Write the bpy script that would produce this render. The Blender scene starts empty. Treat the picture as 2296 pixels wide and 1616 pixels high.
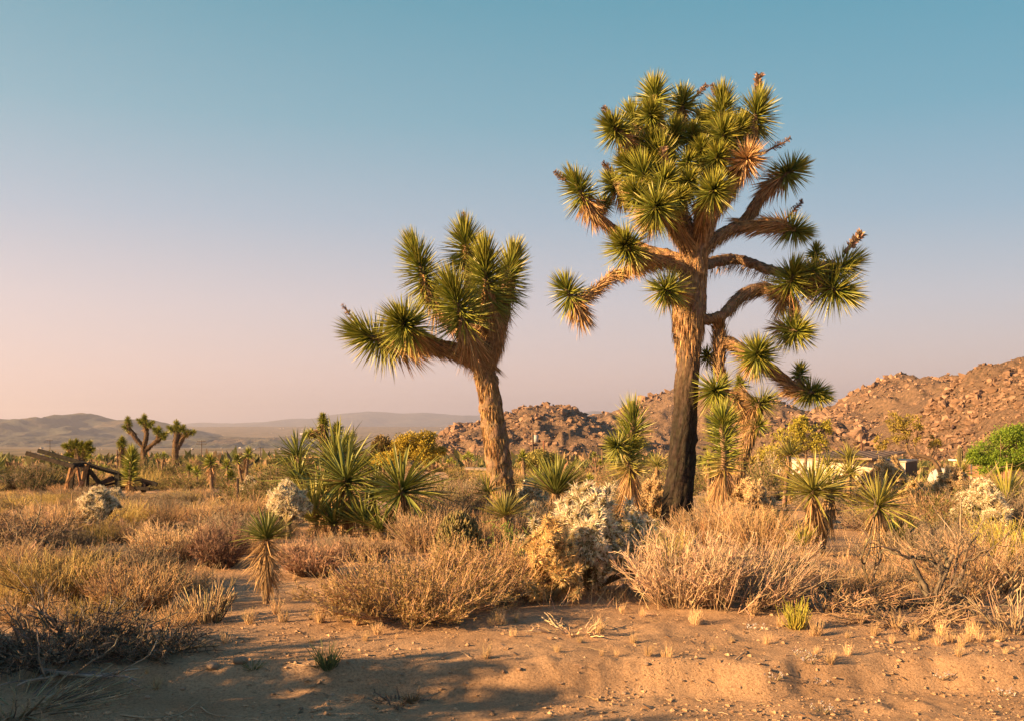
import bpy, bmesh, math, random
import numpy as np
from mathutils import Matrix, Vector

# ------------------------------------------------------------------ camera, sky, sun, exposure
C = bpy.context.scene.collection
scene = bpy.context.scene
F, CX, HY, CAMZ = 2253.0, 1148.0, 960.0, 1.6      # focal, centre column and horizon row (2296 px wide picture), eye height
cam = bpy.data.cameras.new('camera')
cam.sensor_width = 36.0
cam.lens = 36.0*F/2296.0
cam.shift_y = (HY-808.0)/2296.0
cam.clip_start = 0.1
cam.clip_end = 90000
camo = bpy.data.objects.new('camera', cam)
C.objects.link(camo)
camo.location = (0, 0, CAMZ)
camo.rotation_euler = (math.radians(90), 0, 0)
scene.camera = camo

SUN_EL, SUN_AZ = math.radians(17.5), math.radians(22.0)   # from the left, this far toward the viewer's side
SDIR = Vector((-math.cos(SUN_AZ)*math.cos(SUN_EL), -math.sin(SUN_AZ)*math.cos(SUN_EL), math.sin(SUN_EL)))
sl = bpy.data.lights.new('sun', 'SUN')
sl.energy = 5.0
sl.angle = math.radians(0.6)
sl.color = (1.0, 0.60, 0.26)
so = bpy.data.objects.new('sun', sl)
C.objects.link(so)
so.location = (-40, -15, 20)
so.rotation_euler = SDIR.to_track_quat('Z', 'Y').to_euler()

def srgb(r, g, b):
    f = lambda c: c/12.92 if c <= 0.04045 else ((c+0.055)/1.055)**2.4
    return (f(r/255), f(g/255), f(b/255))

EXPO = 1.85
world = bpy.data.worlds.new('World')
scene.world = world
world.use_nodes = True
wn, wl = world.node_tree.nodes, world.node_tree.links
for n in list(wn): wn.remove(n)
w_out = wn.new('ShaderNodeOutputWorld')
w_bg = wn.new('ShaderNodeBackground')
w_tc = wn.new('ShaderNodeTexCoord')
w_sep = wn.new('ShaderNodeSeparateXYZ')
wl.new(w_tc.outputs['Generated'], w_sep.inputs[0])
def sky_ramp(stops):
    r = wn.new('ShaderNodeValToRGB')
    e = r.color_ramp.elements
    while len(e) > 1: e.remove(e[-1])
    for i, (p, c) in enumerate(stops):
        q = e[0] if i == 0 else e.new(p)
        q.position = p
        q.color = (*srgb(*c), 1)
    wl.new(w_sep.outputs['Z'], r.inputs[0])
    return r
ra = sky_ramp([(0.0, (240, 205, 195)), (0.05, (240, 207, 200)), (0.12, (222, 203, 204)), (0.2, (182, 190, 202)), (0.29, (138, 177, 190)), (0.39, (100, 160, 176)), (0.6, (84, 140, 172)), (1.0, (66, 118, 156))])
rb = sky_ramp([(0.0, (226, 190, 178)), (0.05, (222, 191, 184)), (0.12, (194, 187, 193)), (0.2, (146, 172, 188)), (0.29, (100, 160, 178)), (0.39, (66, 149, 169)), (0.6, (66, 132, 168)), (1.0, (60, 114, 154))])
w_mr = wn.new('ShaderNodeMapRange')
w_mr.inputs['From Min'].default_value = -0.45
w_mr.inputs['From Max'].default_value = 0.45
wl.new(w_sep.outputs['X'], w_mr.inputs['Value'])
w_mix = wn.new('ShaderNodeMixRGB')
wl.new(w_mr.outputs[0], w_mix.inputs[0])
wl.new(ra.outputs[0], w_mix.inputs[1])
wl.new(rb.outputs[0], w_mix.inputs[2])
w_sc = wn.new('ShaderNodeMixRGB')
w_sc.blend_type = 'MULTIPLY'
w_sc.inputs[0].default_value = 1
k = 2.0**(-EXPO)
w_sc.inputs[2].default_value = (k, k, k, 1)
wl.new(w_mix.outputs[0], w_sc.inputs[1])
w_sky = wn.new('ShaderNodeTexSky')
w_sky.sky_type = 'NISHITA'
w_sky.sun_disc = False
w_sky.sun_elevation = SUN_EL
w_sky.sun_rotation = math.radians(270) - SUN_AZ
w_sky.dust_density = 2.0
w_ns = wn.new('ShaderNodeMixRGB')
w_ns.blend_type = 'MULTIPLY'
w_ns.inputs[0].default_value = 1
w_ns.inputs[2].default_value = (0.1, 0.1, 0.1, 1)
wl.new(w_sky.outputs[0], w_ns.inputs[1])
w_m2 = wn.new('ShaderNodeMixRGB')
w_m2.inputs[0].default_value = 0.9
wl.new(w_ns.outputs[0], w_m2.inputs[1])
wl.new(w_sc.outputs[0], w_m2.inputs[2])
wl.new(w_m2.outputs[0], w_bg.inputs['Color'])
w_bg.inputs['Strength'].default_value = 1.0
wl.new(w_bg.outputs[0], w_out.inputs['Surface'])
scene.view_settings.view_transform = 'Standard'
scene.view_settings.look = 'None'
scene.view_settings.exposure = EXPO
scene.view_settings.gamma = 1
scene.view_settings.use_curve_mapping = False

# ------------------------------------------------------------------ noise and mesh helpers
def _h(ix, iy, s):
    v = (ix.astype(np.int64)*374761393 + iy.astype(np.int64)*668265263 + s*982451653) & 0x7fffffff
    v = ((v ^ (v >> 13))*1274126177) & 0x7fffffff
    v = v ^ (v >> 16)
    return (v & 0xffffff)/float(0xffffff)
def vnoise(x, y, s=0):
    x = np.asarray(x, float); y = np.asarray(y, float)
    ix, iy = np.floor(x), np.floor(y)
    fx, fy = x-ix, y-iy
    fx = fx*fx*(3-2*fx); fy = fy*fy*(3-2*fy)
    a, b = _h(ix, iy, s), _h(ix+1, iy, s)
    c, d = _h(ix, iy+1, s), _h(ix+1, iy+1, s)
    return (a*(1-fx)+b*fx)*(1-fy)+(c*(1-fx)+d*fx)*fy
def fbm(x, y, o=4, s=0, g=0.5):
    t = 0; a = 1; n = 0
    for i in range(o):
        t = t + a*(vnoise(x*2**i+17.3*i, y*2**i-9.1*i, s+i)-0.5)
        n += a*0.5; a *= g
    return t/n
def sstep(a, b, x):
    t = np.clip((np.asarray(x, float)-a)/(b-a), 0, 1)
    return t*t*(3-2*t)

PY = np.array([-300, 0, 5, 12, 18, 25, 40, 60, 90, 200, 400, 1000, 3000, 5000, 12000, 12700, 16000, 60000.])
PZ = np.array([0, 0, 0, 0, -.05, -.3, -.9, -1.5, -2.3, -6, -11, -25, -65, -100, 24, 20, -160, -200.])
DIPS = [(2030, 1548, .12, .028), (985, 1532, .1, .02), (890, 1475, .12, .012), (1120, 1562, .1, .015), (1900, 1560, .2, .02), (1985, 1600, .14, .018),
        (1400, 1440, .2, .03), (1700, 1455, .16, .02), (1150, 1415, .25, .02), (640, 1560, .2, .02), (2180, 1600, .2, .015)]
def gnd(X, Y, fine=False):
    X = np.asarray(X, float); Y = np.asarray(Y, float)
    z = np.interp(Y, PY, PZ)
    ya = np.maximum(Y, 1)
    z = z - 1.4*sstep(0.1, 0.35, X/ya)*sstep(30, 85, Y)*(1-sstep(300, 1000, Y))
    near = (1-sstep(14, 40, Y))
    edge = 6.98 + 0.35*fbm(X*0.5, Y*0.2+3, 3, 5) + 0.10*fbm(X*3.5, Y*0.5, 3, 6) - 0.12*sstep(-1, -3, X)
    drop = 0.19*(1-sstep(-0.26, 0.06, Y-edge))*sstep(-4.5, -0.5, X) + 0.10*(1-sstep(-2.2, 0.4, Y-edge))*(1-sstep(-4.5, -0.5, X))
    z = z - drop
    z = z + near*(0.09*fbm(X*0.35, Y*0.45, 3, 11))*sstep(7.2, 9.5, Y)
    z = z + sstep(30, 80, Y)*(1-sstep(300, 900, Y))*0.25*fbm(X*0.06, Y*0.06, 3, 21)
    z = z + sstep(600, 3000, Y)*14*fbm(X*0.0011, Y*0.0011, 4, 31)*(1-sstep(9000, 12000, Y))
    if fine:
        nr = (1-sstep(11, 20, Y))
        z = z + nr*(0.014*fbm(X*1.7, Y*1.9, 3, 41, 0.6) + (0.006+0.009*sstep(-.2, .4, fbm(X*.8+5, Y*1.1, 2, 52)))*fbm(X*12, Y*14, 2, 43, 0.8))
        cl = np.clip(fbm(X*8.5, Y*10, 2, 47)-0.12, 0, 1)
        z = z + nr*0.034*cl*(0.3+0.7*sstep(-0.2, 0.35, fbm(X*0.7, Y*0.9, 2, 49)))
        for (px, py, r, dp) in DIPS:
            yy = 1.68*F/(py-HY); xx = (px-CX)/F*yy
            d2 = ((X-xx)**2+(Y-yy)**2*1.4)/(r*r)
            z = z - dp*np.exp(-d2*1.6) + dp*0.5*np.exp(-(np.sqrt(d2)-1.35)**2*5)
    return z
def G(px, py, hmax=1e9):
    """ground point under a picture position"""
    u, w = (px-CX)/F, (HY-py)/F
    lo, hi = 3.0, 4.0
    Y = 3.0; st = 0.05
    while Y < 3000:
        if CAMZ+w*Y < float(gnd(u*Y, Y)): break
        Y += st; st = max(0.05, Y*0.01)
    return Vector((u*Y, Y, float(gnd(u*Y, Y))))
def P(px, py, Y):
    return Vector(((px-CX)/F*Y, Y, CAMZ+(HY-py)/F*Y))
def onG(px, Y, dz=0.0):
    x = (px-CX)/F*Y
    return Vector((x, Y, float(gnd(x, Y))+dz))

class MB:
    def __init__(s): s.v = []; s.c = []; s.t = []; s.q = []; s.n = 0
    def add(s, v, tris=None, quads=None, col=(1, 1, 1)):
        v = np.asarray(v, float).reshape(-1, 3)
        c = np.asarray(col, float)
        if c.ndim == 1: c = np.tile(c, (len(v), 1))
        if tris is not None and len(tris): s.t.append(np.asarray(tris, int).reshape(-1, 3)+s.n)
        if quads is not None and len(quads): s.q.append(np.asarray(quads, int).reshape(-1, 4)+s.n)
        s.v.append(v); s.c.append(c); s.n += len(v)
    def mesh(s, name, mats, off=None, smooth=True):
        m = bpy.data.meshes.new(name)
        v = np.concatenate(s.v) if s.v else np.zeros((0, 3))
        if off is not None: v = v-np.asarray(off)
        t = np.concatenate(s.t) if s.t else np.zeros((0, 3), int)
        q = np.concatenate(s.q) if s.q else np.zeros((0, 4), int)
        m.vertices.add(len(v)); m.vertices.foreach_set('co', v.ravel())
        nl = 3*len(t)+4*len(q)
        m.loops.add(nl); m.loops.foreach_set('vertex_index', np.concatenate([t.ravel(), q.ravel()]).astype(np.int32))
        m.polygons.add(len(t)+len(q))
        ls = np.concatenate([np.arange(len(t))*3, 3*len(t)+np.arange(len(q))*4]).astype(np.int32)
        m.polygons.foreach_set('loop_start', ls)
        m.polygons.foreach_set('use_smooth', np.full(len(ls), smooth))
        a = m.color_attributes.new('Col', 'FLOAT_COLOR', 'POINT')
        c = np.concatenate(s.c) if s.c else np.zeros((0, 3))
        a.data.foreach_set('color', np.concatenate([c, np.ones((len(c), 1))], 1).ravel())
        m.update(calc_edges=True)
        for mt in (mats if isinstance(mats, (list, tuple)) else [mats]): m.materials.append(mt)
        return m
    def build(s, name, mat, parent=None, off=None, smooth=True, kind=None):
        if off is None and parent is not None: off = ROOT[parent]
        o = bpy.data.objects.new(name, s.mesh(name, mat, off, smooth))
        C.objects.link(o)
        if parent is not None: o.parent = parent
        if kind: o['kind'] = kind
        return o
ROOT = {}
def tag(o, label, cat, group=None):
    o['label'] = label; o['category'] = cat
    if group: o['group'] = group
    return o
def thing(name, label, cat, loc, group=None):
    o = bpy.data.objects.new(name, None)
    o.empty_display_size = 0.2
    C.objects.link(o)
    o.location = loc
    ROOT[o] = tuple(loc)
    return tag(o, label, cat, group)
def sub(o, parent):            # child mesh o whose own verts are local to the thing: register it as a holder of sub-parts
    ROOT[o] = ROOT[parent]
    return o

def norm(v):
    v = np.asarray(v, float)
    return v/np.maximum(np.linalg.norm(v, axis=-1, keepdims=True), 1e-9)
def perp(d, rng=None):
    d = np.asarray(d, float)
    r = rng.normal(size=d.shape) if rng is not None else np.tile([0.31, 0.2, 0.93], d.shape[:-1]+(1,))
    return norm(np.cross(d, r))
def tubes(mb, pts, rad, sides=3, col=(1, 1, 1), col2=None, cap=False):
    """pts (N,k,3), rad (N,k)"""
    pts = np.asarray(pts, float); rad = np.asarray(rad, float)
    if pts.ndim == 2: pts = pts[None]; rad = rad[None]
    N, k, _ = pts.shape
    t = np.empty_like(pts)
    t[:, 1:-1] = pts[:, 2:]-pts[:, :-2]; t[:, 0] = pts[:, 1]-pts[:, 0]; t[:, -1] = pts[:, -1]-pts[:, -2]
    t = norm(t)
    ref = perp(t[:, 0])                       # carry one frame along the tube
    u = np.empty_like(pts)
    cur = ref
    for i in range(k):
        cur = norm(cur-(cur*t[:, i]).sum(-1, keepdims=True)*t[:, i])
        u[:, i] = cur
    w = np.cross(t, u)
    a = np.arange(sides)/sides*2*math.pi
    ring = u[:, :, None]*np.cos(a)[None, None, :, None]+w[:, :, None]*np.sin(a)[None, None, :, None]
    v = pts[:, :, None]+ring*rad[:, :, None, None]
    idx = np.arange(N*k*sides).reshape(N, k, sides)
    A = idx[:, :-1]; B = idx[:, 1:]
    q = np.stack([A, np.roll(A, -1, 2), np.roll(B, -1, 2), B], -1).reshape(-1, 4)
    col = np.asarray(col, float)
    if col.ndim == 1: col = np.tile(col, (N, 1))
    c = np.repeat(col[:, None], k, 1)
    if col2 is not None:
        col2 = np.asarray(col2, float)
        if col2.ndim == 1: col2 = np.tile(col2, (N, 1))
        s = np.linspace(0, 1, k)[None, :, None]
        c = c*(1-s)+col2[:, None]*s
    c = np.repeat(c[:, :, None], sides, 2).reshape(-1, 3)
    tr = None
    if cap and sides > 2:
        e0 = np.stack([np.stack([idx[:, 0, 0], idx[:, 0, j+1], idx[:, 0, j]], -1) for j in range(1, sides-1)], 1).reshape(-1, 3)
        e1 = np.stack([np.stack([idx[:, -1, 0], idx[:, -1, j], idx[:, -1, j+1]], -1) for j in range(1, sides-1)], 1).reshape(-1, 3)
        tr = np.concatenate([e0, e1])
    mb.add(v.reshape(-1, 3), tr, q, c)
def blades(mb, base, d, ln, wd, rng, col, col2=None, bend=0.0, fold=0.35, roll=None, mid=0.4, wb=0.75):
    """stiff folded leaves: base (N,3), direction (N,3)"""
    base = np.asarray(base, float); d = norm(d); N = len(base)
    ln = np.broadcast_to(np.asarray(ln, float), (N,))[:, None]; wd = np.broadcast_to(np.asarray(wd, float), (N,))[:, None]
    bend = np.broadcast_to(np.asarray(bend, float), (N,))[:, None]
    side = perp(d, rng)
    nrm = np.cross(side, d)
    dn = np.array([0, 0, -1.0])
    def st(t, w):
        p = base+d*ln*t+dn*bend*ln*t*t
        return p-side*wd*w*.5+nrm*wd*w*fold, p, p+side*wd*w*.5+nrm*wd*w*fold
    a = st(0, wb); b = st(mid, 1.0); tip = st(1.0, 0)[1]
    v = np.stack([*a, *b, tip], 1)
    i = (np.arange(N)*7)[:, None]
    q = np.concatenate([i+np.array([0, 1, 4, 3]), i+np.array([1, 2, 5, 4])])
    t = np.concatenate([i+np.array([3, 4, 6]), i+np.array([4, 5, 6])])
    col = np.asarray(col, float)
    if col.ndim == 1: col = np.tile(col, (N, 1))
    c2 = col if col2 is None else np.asarray(col2, float)
    if c2.ndim == 1: c2 = np.tile(c2, (N, 1))
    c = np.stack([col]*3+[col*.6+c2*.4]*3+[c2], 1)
    mb.add(v.reshape(-1, 3), t, q, c.reshape(-1, 3))
def slivers(mb, base, d, ln, wd, rng, col):
    """single-triangle spines / tiny leaves"""
    base = np.asarray(base, float); d = norm(d); N = len(base)
    ln = np.broadcast_to(np.asarray(ln, float), (N,))[:, None]; wd = np.broadcast_to(np.asarray(wd, float), (N,))[:, None]
    side = perp(d, rng)
    v = np.stack([base-side*wd*.5, base+side*wd*.5, base+d*ln], 1)
    col = np.asarray(col, float)
    if col.ndim == 1: col = np.tile(col, (N, 1))
    mb.add(v.reshape(-1, 3), np.arange(N*3).reshape(-1, 3), None, np.repeat(col, 3, 0))
def leafquads(mb, base, d, ln, wd, rng, col):
    base = np.asarray(base, float); d = norm(d); N = len(base)
    ln = np.broadcast_to(np.asarray(ln, float), (N,))[:, None]; wd = np.broadcast_to(np.asarray(wd, float), (N,))[:, None]
    s = perp(d, rng)
    v = np.stack([base, base+d*ln*.5-s*wd*.5, base+d*ln, base+d*ln*.5+s*wd*.5], 1)
    col = np.asarray(col, float)
    if col.ndim == 1: col = np.tile(col, (N, 1))
    mb.add(v.reshape(-1, 3), None, np.arange(N*4).reshape(-1, 4), np.repeat(col, 4, 0))
def box(mb, p0, p1, w, h, col=(1, 1, 1), up=(0, 0, 1)):
    """beam from p0 to p1 with a w x h section"""
    p0 = np.array(p0, float); p1 = np.array(p1, float)
    t = norm(p1-p0); s = np.cross(t, np.array(up, float))
    if np.linalg.norm(s) < 1e-3: s = np.cross(t, np.array([1.0, 0, 0]))
    s = norm(s); u = np.cross(s, t)
    v = [p+a*s*w/2+b*u*h/2 for p in (p0, p1) for a, b in ((-1, -1), (1, -1), (1, 1), (-1, 1))]
    mb.add(v, None, [(0, 3, 2, 1), (4, 5, 6, 7), (0, 1, 5, 4), (1, 2, 6, 5), (2, 3, 7, 6), (3, 0, 4, 7)], col)
def jit(rng, c, n, a=0.2, hue=0.06):
    c = np.asarray(c, float)
    return np.clip(c*(1+a*rng.normal(size=(n, 1)))*(1+hue*rng.normal(size=(n, 3))), 0.004, 0.9)

# ------------------------------------------------------------------ materials
def mat_attr(name, rough=0.7, bump=0.0, bscale=30, nvar=0.25, nscale=8, spec=0.3, objvar=0.0, transl=0.0, zs=1.0):
    m = bpy.data.materials.new(name); m.use_nodes = True
    N, L = m.node_tree.nodes, m.node_tree.links
    b = N['Principled BSDF']
    b.inputs['Roughness'].default_value = rough
    b.inputs['Specular IOR Level'].default_value = spec
    at = N.new('ShaderNodeAttribute'); at.attribute_name = 'Col'
    src = at.outputs['Color']
    tc = N.new('ShaderNodeTexCoord')
    if nvar:
        no = N.new('ShaderNodeTexNoise'); no.inputs['Scale'].default_value = nscale; no.inputs['Detail'].default_value = 5
        L.new(tc.outputs['Object'], no.inputs['Vector'])
        mr = N.new('ShaderNodeMapRange'); mr.inputs['From Min'].default_value = .3; mr.inputs['From Max'].default_value = .7
        mr.inputs['To Min'].default_value = 1-nvar; mr.inputs['To Max'].default_value = 1+nvar
        L.new(no.outputs['Fac'], mr.inputs['Value'])
        mx = N.new('ShaderNodeVectorMath'); mx.operation = 'SCALE'
        L.new(src, mx.inputs[0]); L.new(mr.outputs[0], mx.inputs['Scale'])
        src = mx.outputs[0]
    if objvar:
        oi = N.new('ShaderNodeObjectInfo')
        mr2 = N.new('ShaderNodeMapRange'); mr2.inputs['To Min'].default_value = 1-objvar; mr2.inputs['To Max'].default_value = 1+objvar
        L.new(oi.outputs['Random'], mr2.inputs['Value'])
        mx2 = N.new('ShaderNodeVectorMath'); mx2.operation = 'SCALE'
        L.new(src, mx2.inputs[0]); L.new(mr2.outputs[0], mx2.inputs['Scale'])
        src = mx2.outputs[0]
    L.new(src, b.inputs['Base Color'])
    if bump:
        n2 = N.new('ShaderNodeTexNoise'); n2.inputs['Scale'].default_value = bscale; n2.inputs['Detail'].default_value = 6
        mp = N.new('ShaderNodeMapping'); mp.inputs['Scale'].default_value = (1, 1, zs)
        L.new(tc.outputs['Object'], mp.inputs['Vector']); L.new(mp.outputs[0], n2.inputs['Vector'])
        bp = N.new('ShaderNodeBump'); bp.inputs['Strength'].default_value = bump; bp.inputs['Distance'].default_value = .03
        L.new(n2.outputs['Fac'], bp.inputs['Height']); L.new(bp.outputs[0], b.inputs['Normal'])
    if transl:
        tr = N.new('ShaderNodeBsdfTranslucent'); L.new(src, tr.inputs['Color'])
        ms = N.new('ShaderNodeMixShader'); ms.inputs[0].default_value = transl
        L.new(b.outputs[0], ms.inputs[1]); L.new(tr.outputs[0], ms.inputs[2])
        L.new(ms.outputs[0], N['Material Output'].inputs['Surface'])
    return m
M_leaf = mat_attr('yucca_leaf', rough=.42, nvar=.15, nscale=14, spec=.45, transl=.12)
M_leafo = mat_attr('yucca_leaf_single', rough=.45, nvar=.18, nscale=3, spec=.45, objvar=.28, transl=.1)
M_dead = mat_attr('dead_leaf', rough=.8, nvar=.2, nscale=12, spec=.2, objvar=.0, transl=.1)
M_deado = mat_attr('dead_leaf_single', rough=.8, nvar=.25, nscale=3, spec=.2, objvar=.35, transl=.1)
M_bark = mat_attr('joshua_bark', rough=.9, bump=1.0, bscale=26, zs=.25, nvar=.35, nscale=14, spec=.1)
M_twig = mat_attr('dry_twig', rough=.85, nvar=.15, nscale=6, spec=.15, objvar=.3, transl=.06)
M_fol = mat_attr('small_leaf', rough=.7, nvar=.2, nscale=5, spec=.2, objvar=.15, transl=.25)
M_wood = mat_attr('weathered_wood', rough=.85, bump=.6, bscale=18, nvar=.4, nscale=9, spec=.15)
M_cact = mat_attr('cholla_joint', rough=.6, nvar=.1, nscale=20, spec=.3, objvar=.15, transl=.2)
M_rock = mat_attr('granite', rough=.95, bump=.8, bscale=1.5, nvar=.3, nscale=.8, spec=.1, objvar=.18)
M_stone = mat_attr('small_stone', rough=.95, bump=.7, bscale=40, nvar=.3, nscale=25, spec=.1, objvar=.2)
M_paint = mat_attr('painted_metal', rough=.55, bump=.05, bscale=6, nvar=.08, nscale=1.5, spec=.3)

def mat_ground():
    m = bpy.data.materials.new('desert_sand'); m.use_nodes = True
    N, L = m.node_tree.nodes, m.node_tree.links
    b = N['Principled BSDF']; b.inputs['Roughness'].default_value = .95; b.inputs['Specular IOR Level'].default_value = .1
    g = N.new('ShaderNodeNewGeometry')
    def noise(s, d=6, r=.6):
        n = N.new('ShaderNodeTexNoise'); n.inputs['Scale'].default_value = s; n.inputs['Detail'].default_value = d; n.inputs['Roughness'].default_value = r
        L.new(g.outputs['Position'], n.inputs['Vector']); return n
    def ramp(src, st):
        r = N.new('ShaderNodeValToRGB'); e = r.color_ramp.elements
        e[0].position, e[0].color = st[0][0], (*st[0][1], 1); e[1].position, e[1].color = st[-1][0], (*st[-1][1], 1)
        for p, c in st[1:-1]:
            q = e.new(p); q.color = (*c, 1)
        L.new(src, r.inputs[0]); return r
    a = ramp(noise(1.3, 8).outputs['Fac'], [(.3, (.36, .225, .13)), (.5, (.46, .295, .175)), (.7, (.54, .36, .22))])
    c = ramp(noise(55, 4, .7).outputs['Fac'], [(.32, (.55, .5, .46)), (.5, (1, 1, 1)), (.68, (1.25, 1.22, 1.2))])
    mu = N.new('ShaderNodeMixRGB'); mu.blend_type = 'MULTIPLY'; mu.inputs[0].default_value = .8
    L.new(a.outputs[0], mu.inputs[1]); L.new(c.outputs[0], mu.inputs[2])
    # far plain: scrub-speckled
    fa = ramp(noise(.012, 9, .72).outputs['Fac'], [(.35, (.10, .085, .045)), (.5, (.17, .13, .075)), (.62, (.30, .21, .13)), (.7, (.40, .29, .19))])
    sp = N.new('ShaderNodeSeparateXYZ'); L.new(g.outputs['Position'], sp.inputs[0])
    mr = N.new('ShaderNodeMapRange'); mr.inputs['From Min'].default_value = 60; mr.inputs['From Max'].default_value = 500
    L.new(sp.outputs['Y'], mr.inputs['Value'])
    mx = N.new('ShaderNodeMixRGB'); L.new(mr.outputs[0], mx.inputs[0]); L.new(mu.outputs[0], mx.inputs[1]); L.new(fa.outputs[0], mx.inputs[2])
    L.new(mx.outputs[0], b.inputs['Base Color'])
    b1 = N.new('ShaderNodeBump'); b1.inputs['Strength'].default_value = 1.0; b1.inputs['Distance'].default_value = .03
    L.new(noise(45, 6, .7).outputs['Fac'], b1.inputs['Height'])
    b2 = N.new('ShaderNodeBump'); b2.inputs['Strength'].default_value = .8; b2.inputs['Distance'].default_value = .01
    L.new(noise(160, 3, .7).outputs['Fac'], b2.inputs['Height']); L.new(b1.outputs[0], b2.inputs['Normal'])
    L.new(b2.outputs[0], b.inputs['Normal'])
    return m
M_sand = mat_ground()
def mat_slope(name, cols, scale, bump=1.0, bdist=.6):
    m = bpy.data.materials.new(name); m.use_nodes = True
    N, L = m.node_tree.nodes, m.node_tree.links
    b = N['Principled BSDF']; b.inputs['Roughness'].default_value = .95; b.inputs['Specular IOR Level'].default_value = .1
    g = N.new('ShaderNodeNewGeometry')
    n = N.new('ShaderNodeTexNoise'); n.inputs['Scale'].default_value = scale; n.inputs['Detail'].default_value = 8; n.inputs['Roughness'].default_value = .7
    L.new(g.outputs['Position'], n.inputs['Vector'])
    r = N.new('ShaderNodeValToRGB'); e = r.color_ramp.elements
    e[0].position, e[0].color = .32, (*cols[0], 1); e[1].position, e[1].color = .66, (*cols[2], 1)
    q = e.new(.5); q.color = (*cols[1], 1)
    L.new(n.outputs['Fac'], r.inputs[0]); L.new(r.outputs[0], b.inputs['Base Color'])
    n2 = N.new('ShaderNodeTexNoise'); n2.inputs['Scale'].default_value = scale*3; n2.inputs['Detail'].default_value = 8; n2.inputs['Roughness'].default_value = .75
    L.new(g.outputs['Position'], n2.inputs['Vector'])
    bp = N.new('ShaderNodeBump'); bp.inputs['Strength'].default_value = bump; bp.inputs['Distance'].default_value = bdist
    L.new(n2.outputs['Fac'], bp.inputs['Height']); L.new(bp.outputs[0], b.inputs['Normal'])
    return m
M_hill = mat_slope('rocky_slope', [(.06, .052, .033), (.20, .13, .085), (.29, .19, .125)], .45, 1.0, 1.6)
M_mtn = mat_slope('mountain_slope', [(.055, .06, .05), (.09, .09, .07), (.17, .125, .085)], .0025, 1.0, 30)  # shade on the far slopes is put into these darker, bluish tones

# ------------------------------------------------------------------ ground
def axis_steps(segs):
    out = []
    for a, b, s0, s1 in segs:
        x = a; 
        while x < b-1e-6:
            out.append(x); f = (x-a)/(b-a); x += s0*(s1/s0)**f
    out.append(segs[-1][1])
    return np.array(out)
ys = axis_steps([(-60, 4.5, 6, .3), (4.5, 5.8, .12, .04), (5.8, 8.6, .034, .042), (8.6, 18, .04, .3), (18, 60, .4, 2), (60, 400, 3, 16), (400, 4000, 24, 200), (4000, 12000, 240, 320), (12000, 13500, 100, 250), (13500, 31000, 200, 4000)])
xr = axis_steps([(0, 3.4, .04, .046), (3.4, 12, .05, .8), (12, 60, .8, 5), (60, 600, 8, 60), (600, 26000, 100, 3000)])
xs = np.concatenate([-xr[:0:-1], xr])
XX, YY = np.meshgrid(xs, ys)
ZZ = gnd(XX, YY, True)
b = MB()
nx, ny = len(xs), len(ys)
ii = np.arange(nx*ny).reshape(ny, nx)
b.add(np.stack([XX, YY, ZZ], -1).reshape(-1, 3), None, np.stack([ii[:-1, :-1], ii[:-1, 1:], ii[1:, 1:], ii[1:, :-1]], -1).reshape(-1, 4))
ground = b.build('ground', M_sand, kind='structure')

# ------------------------------------------------------------------ hills and mountains
def rock_hull(rng, n=13, squash=.75):
    bm = bmesh.new()
    p = norm(rng.normal(size=(n, 3)))*(0.75+0.3*rng.random((n, 1)))
    p[:, 2] *= squash
    for q in p: bm.verts.new(q)
    r = bmesh.ops.convex_hull(bm, input=bm.verts)
    for v in [v for v in bm.verts if not v.link_faces]: bm.verts.remove(v)
    bmesh.ops.triangulate(bm, faces=bm.faces)
    bmesh.ops.recalc_face_normals(bm, faces=bm.faces)
    bm.verts.index_update()
    v = np.array([q.co for q in bm.verts]); f = np.array([[w.index for w in fc.verts] for fc in bm.faces])
    bm.free()
    return v, f
rngR = np.random.default_rng(5)
HULLS = [rock_hull(rngR, 10, .85) for _ in range(14)]
GRIT = [rock_hull(rngR, 7, .8) for _ in range(8)]
def hull_mesh(i, col, mat):
    mb = MB(); mb.add(HULLS[i][0], HULLS[i][1], None, col)
    return mb.mesh('boulder', mat, smooth=False)
ROCKCOL = (.225, .142, .094)
BOULD = [hull_mesh(i, np.array(ROCKCOL)*s, M_rock) for i, s in zip(range(8), (1, .9, 1.1, .8, 1.05, .95, 1.2, .85))]

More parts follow.
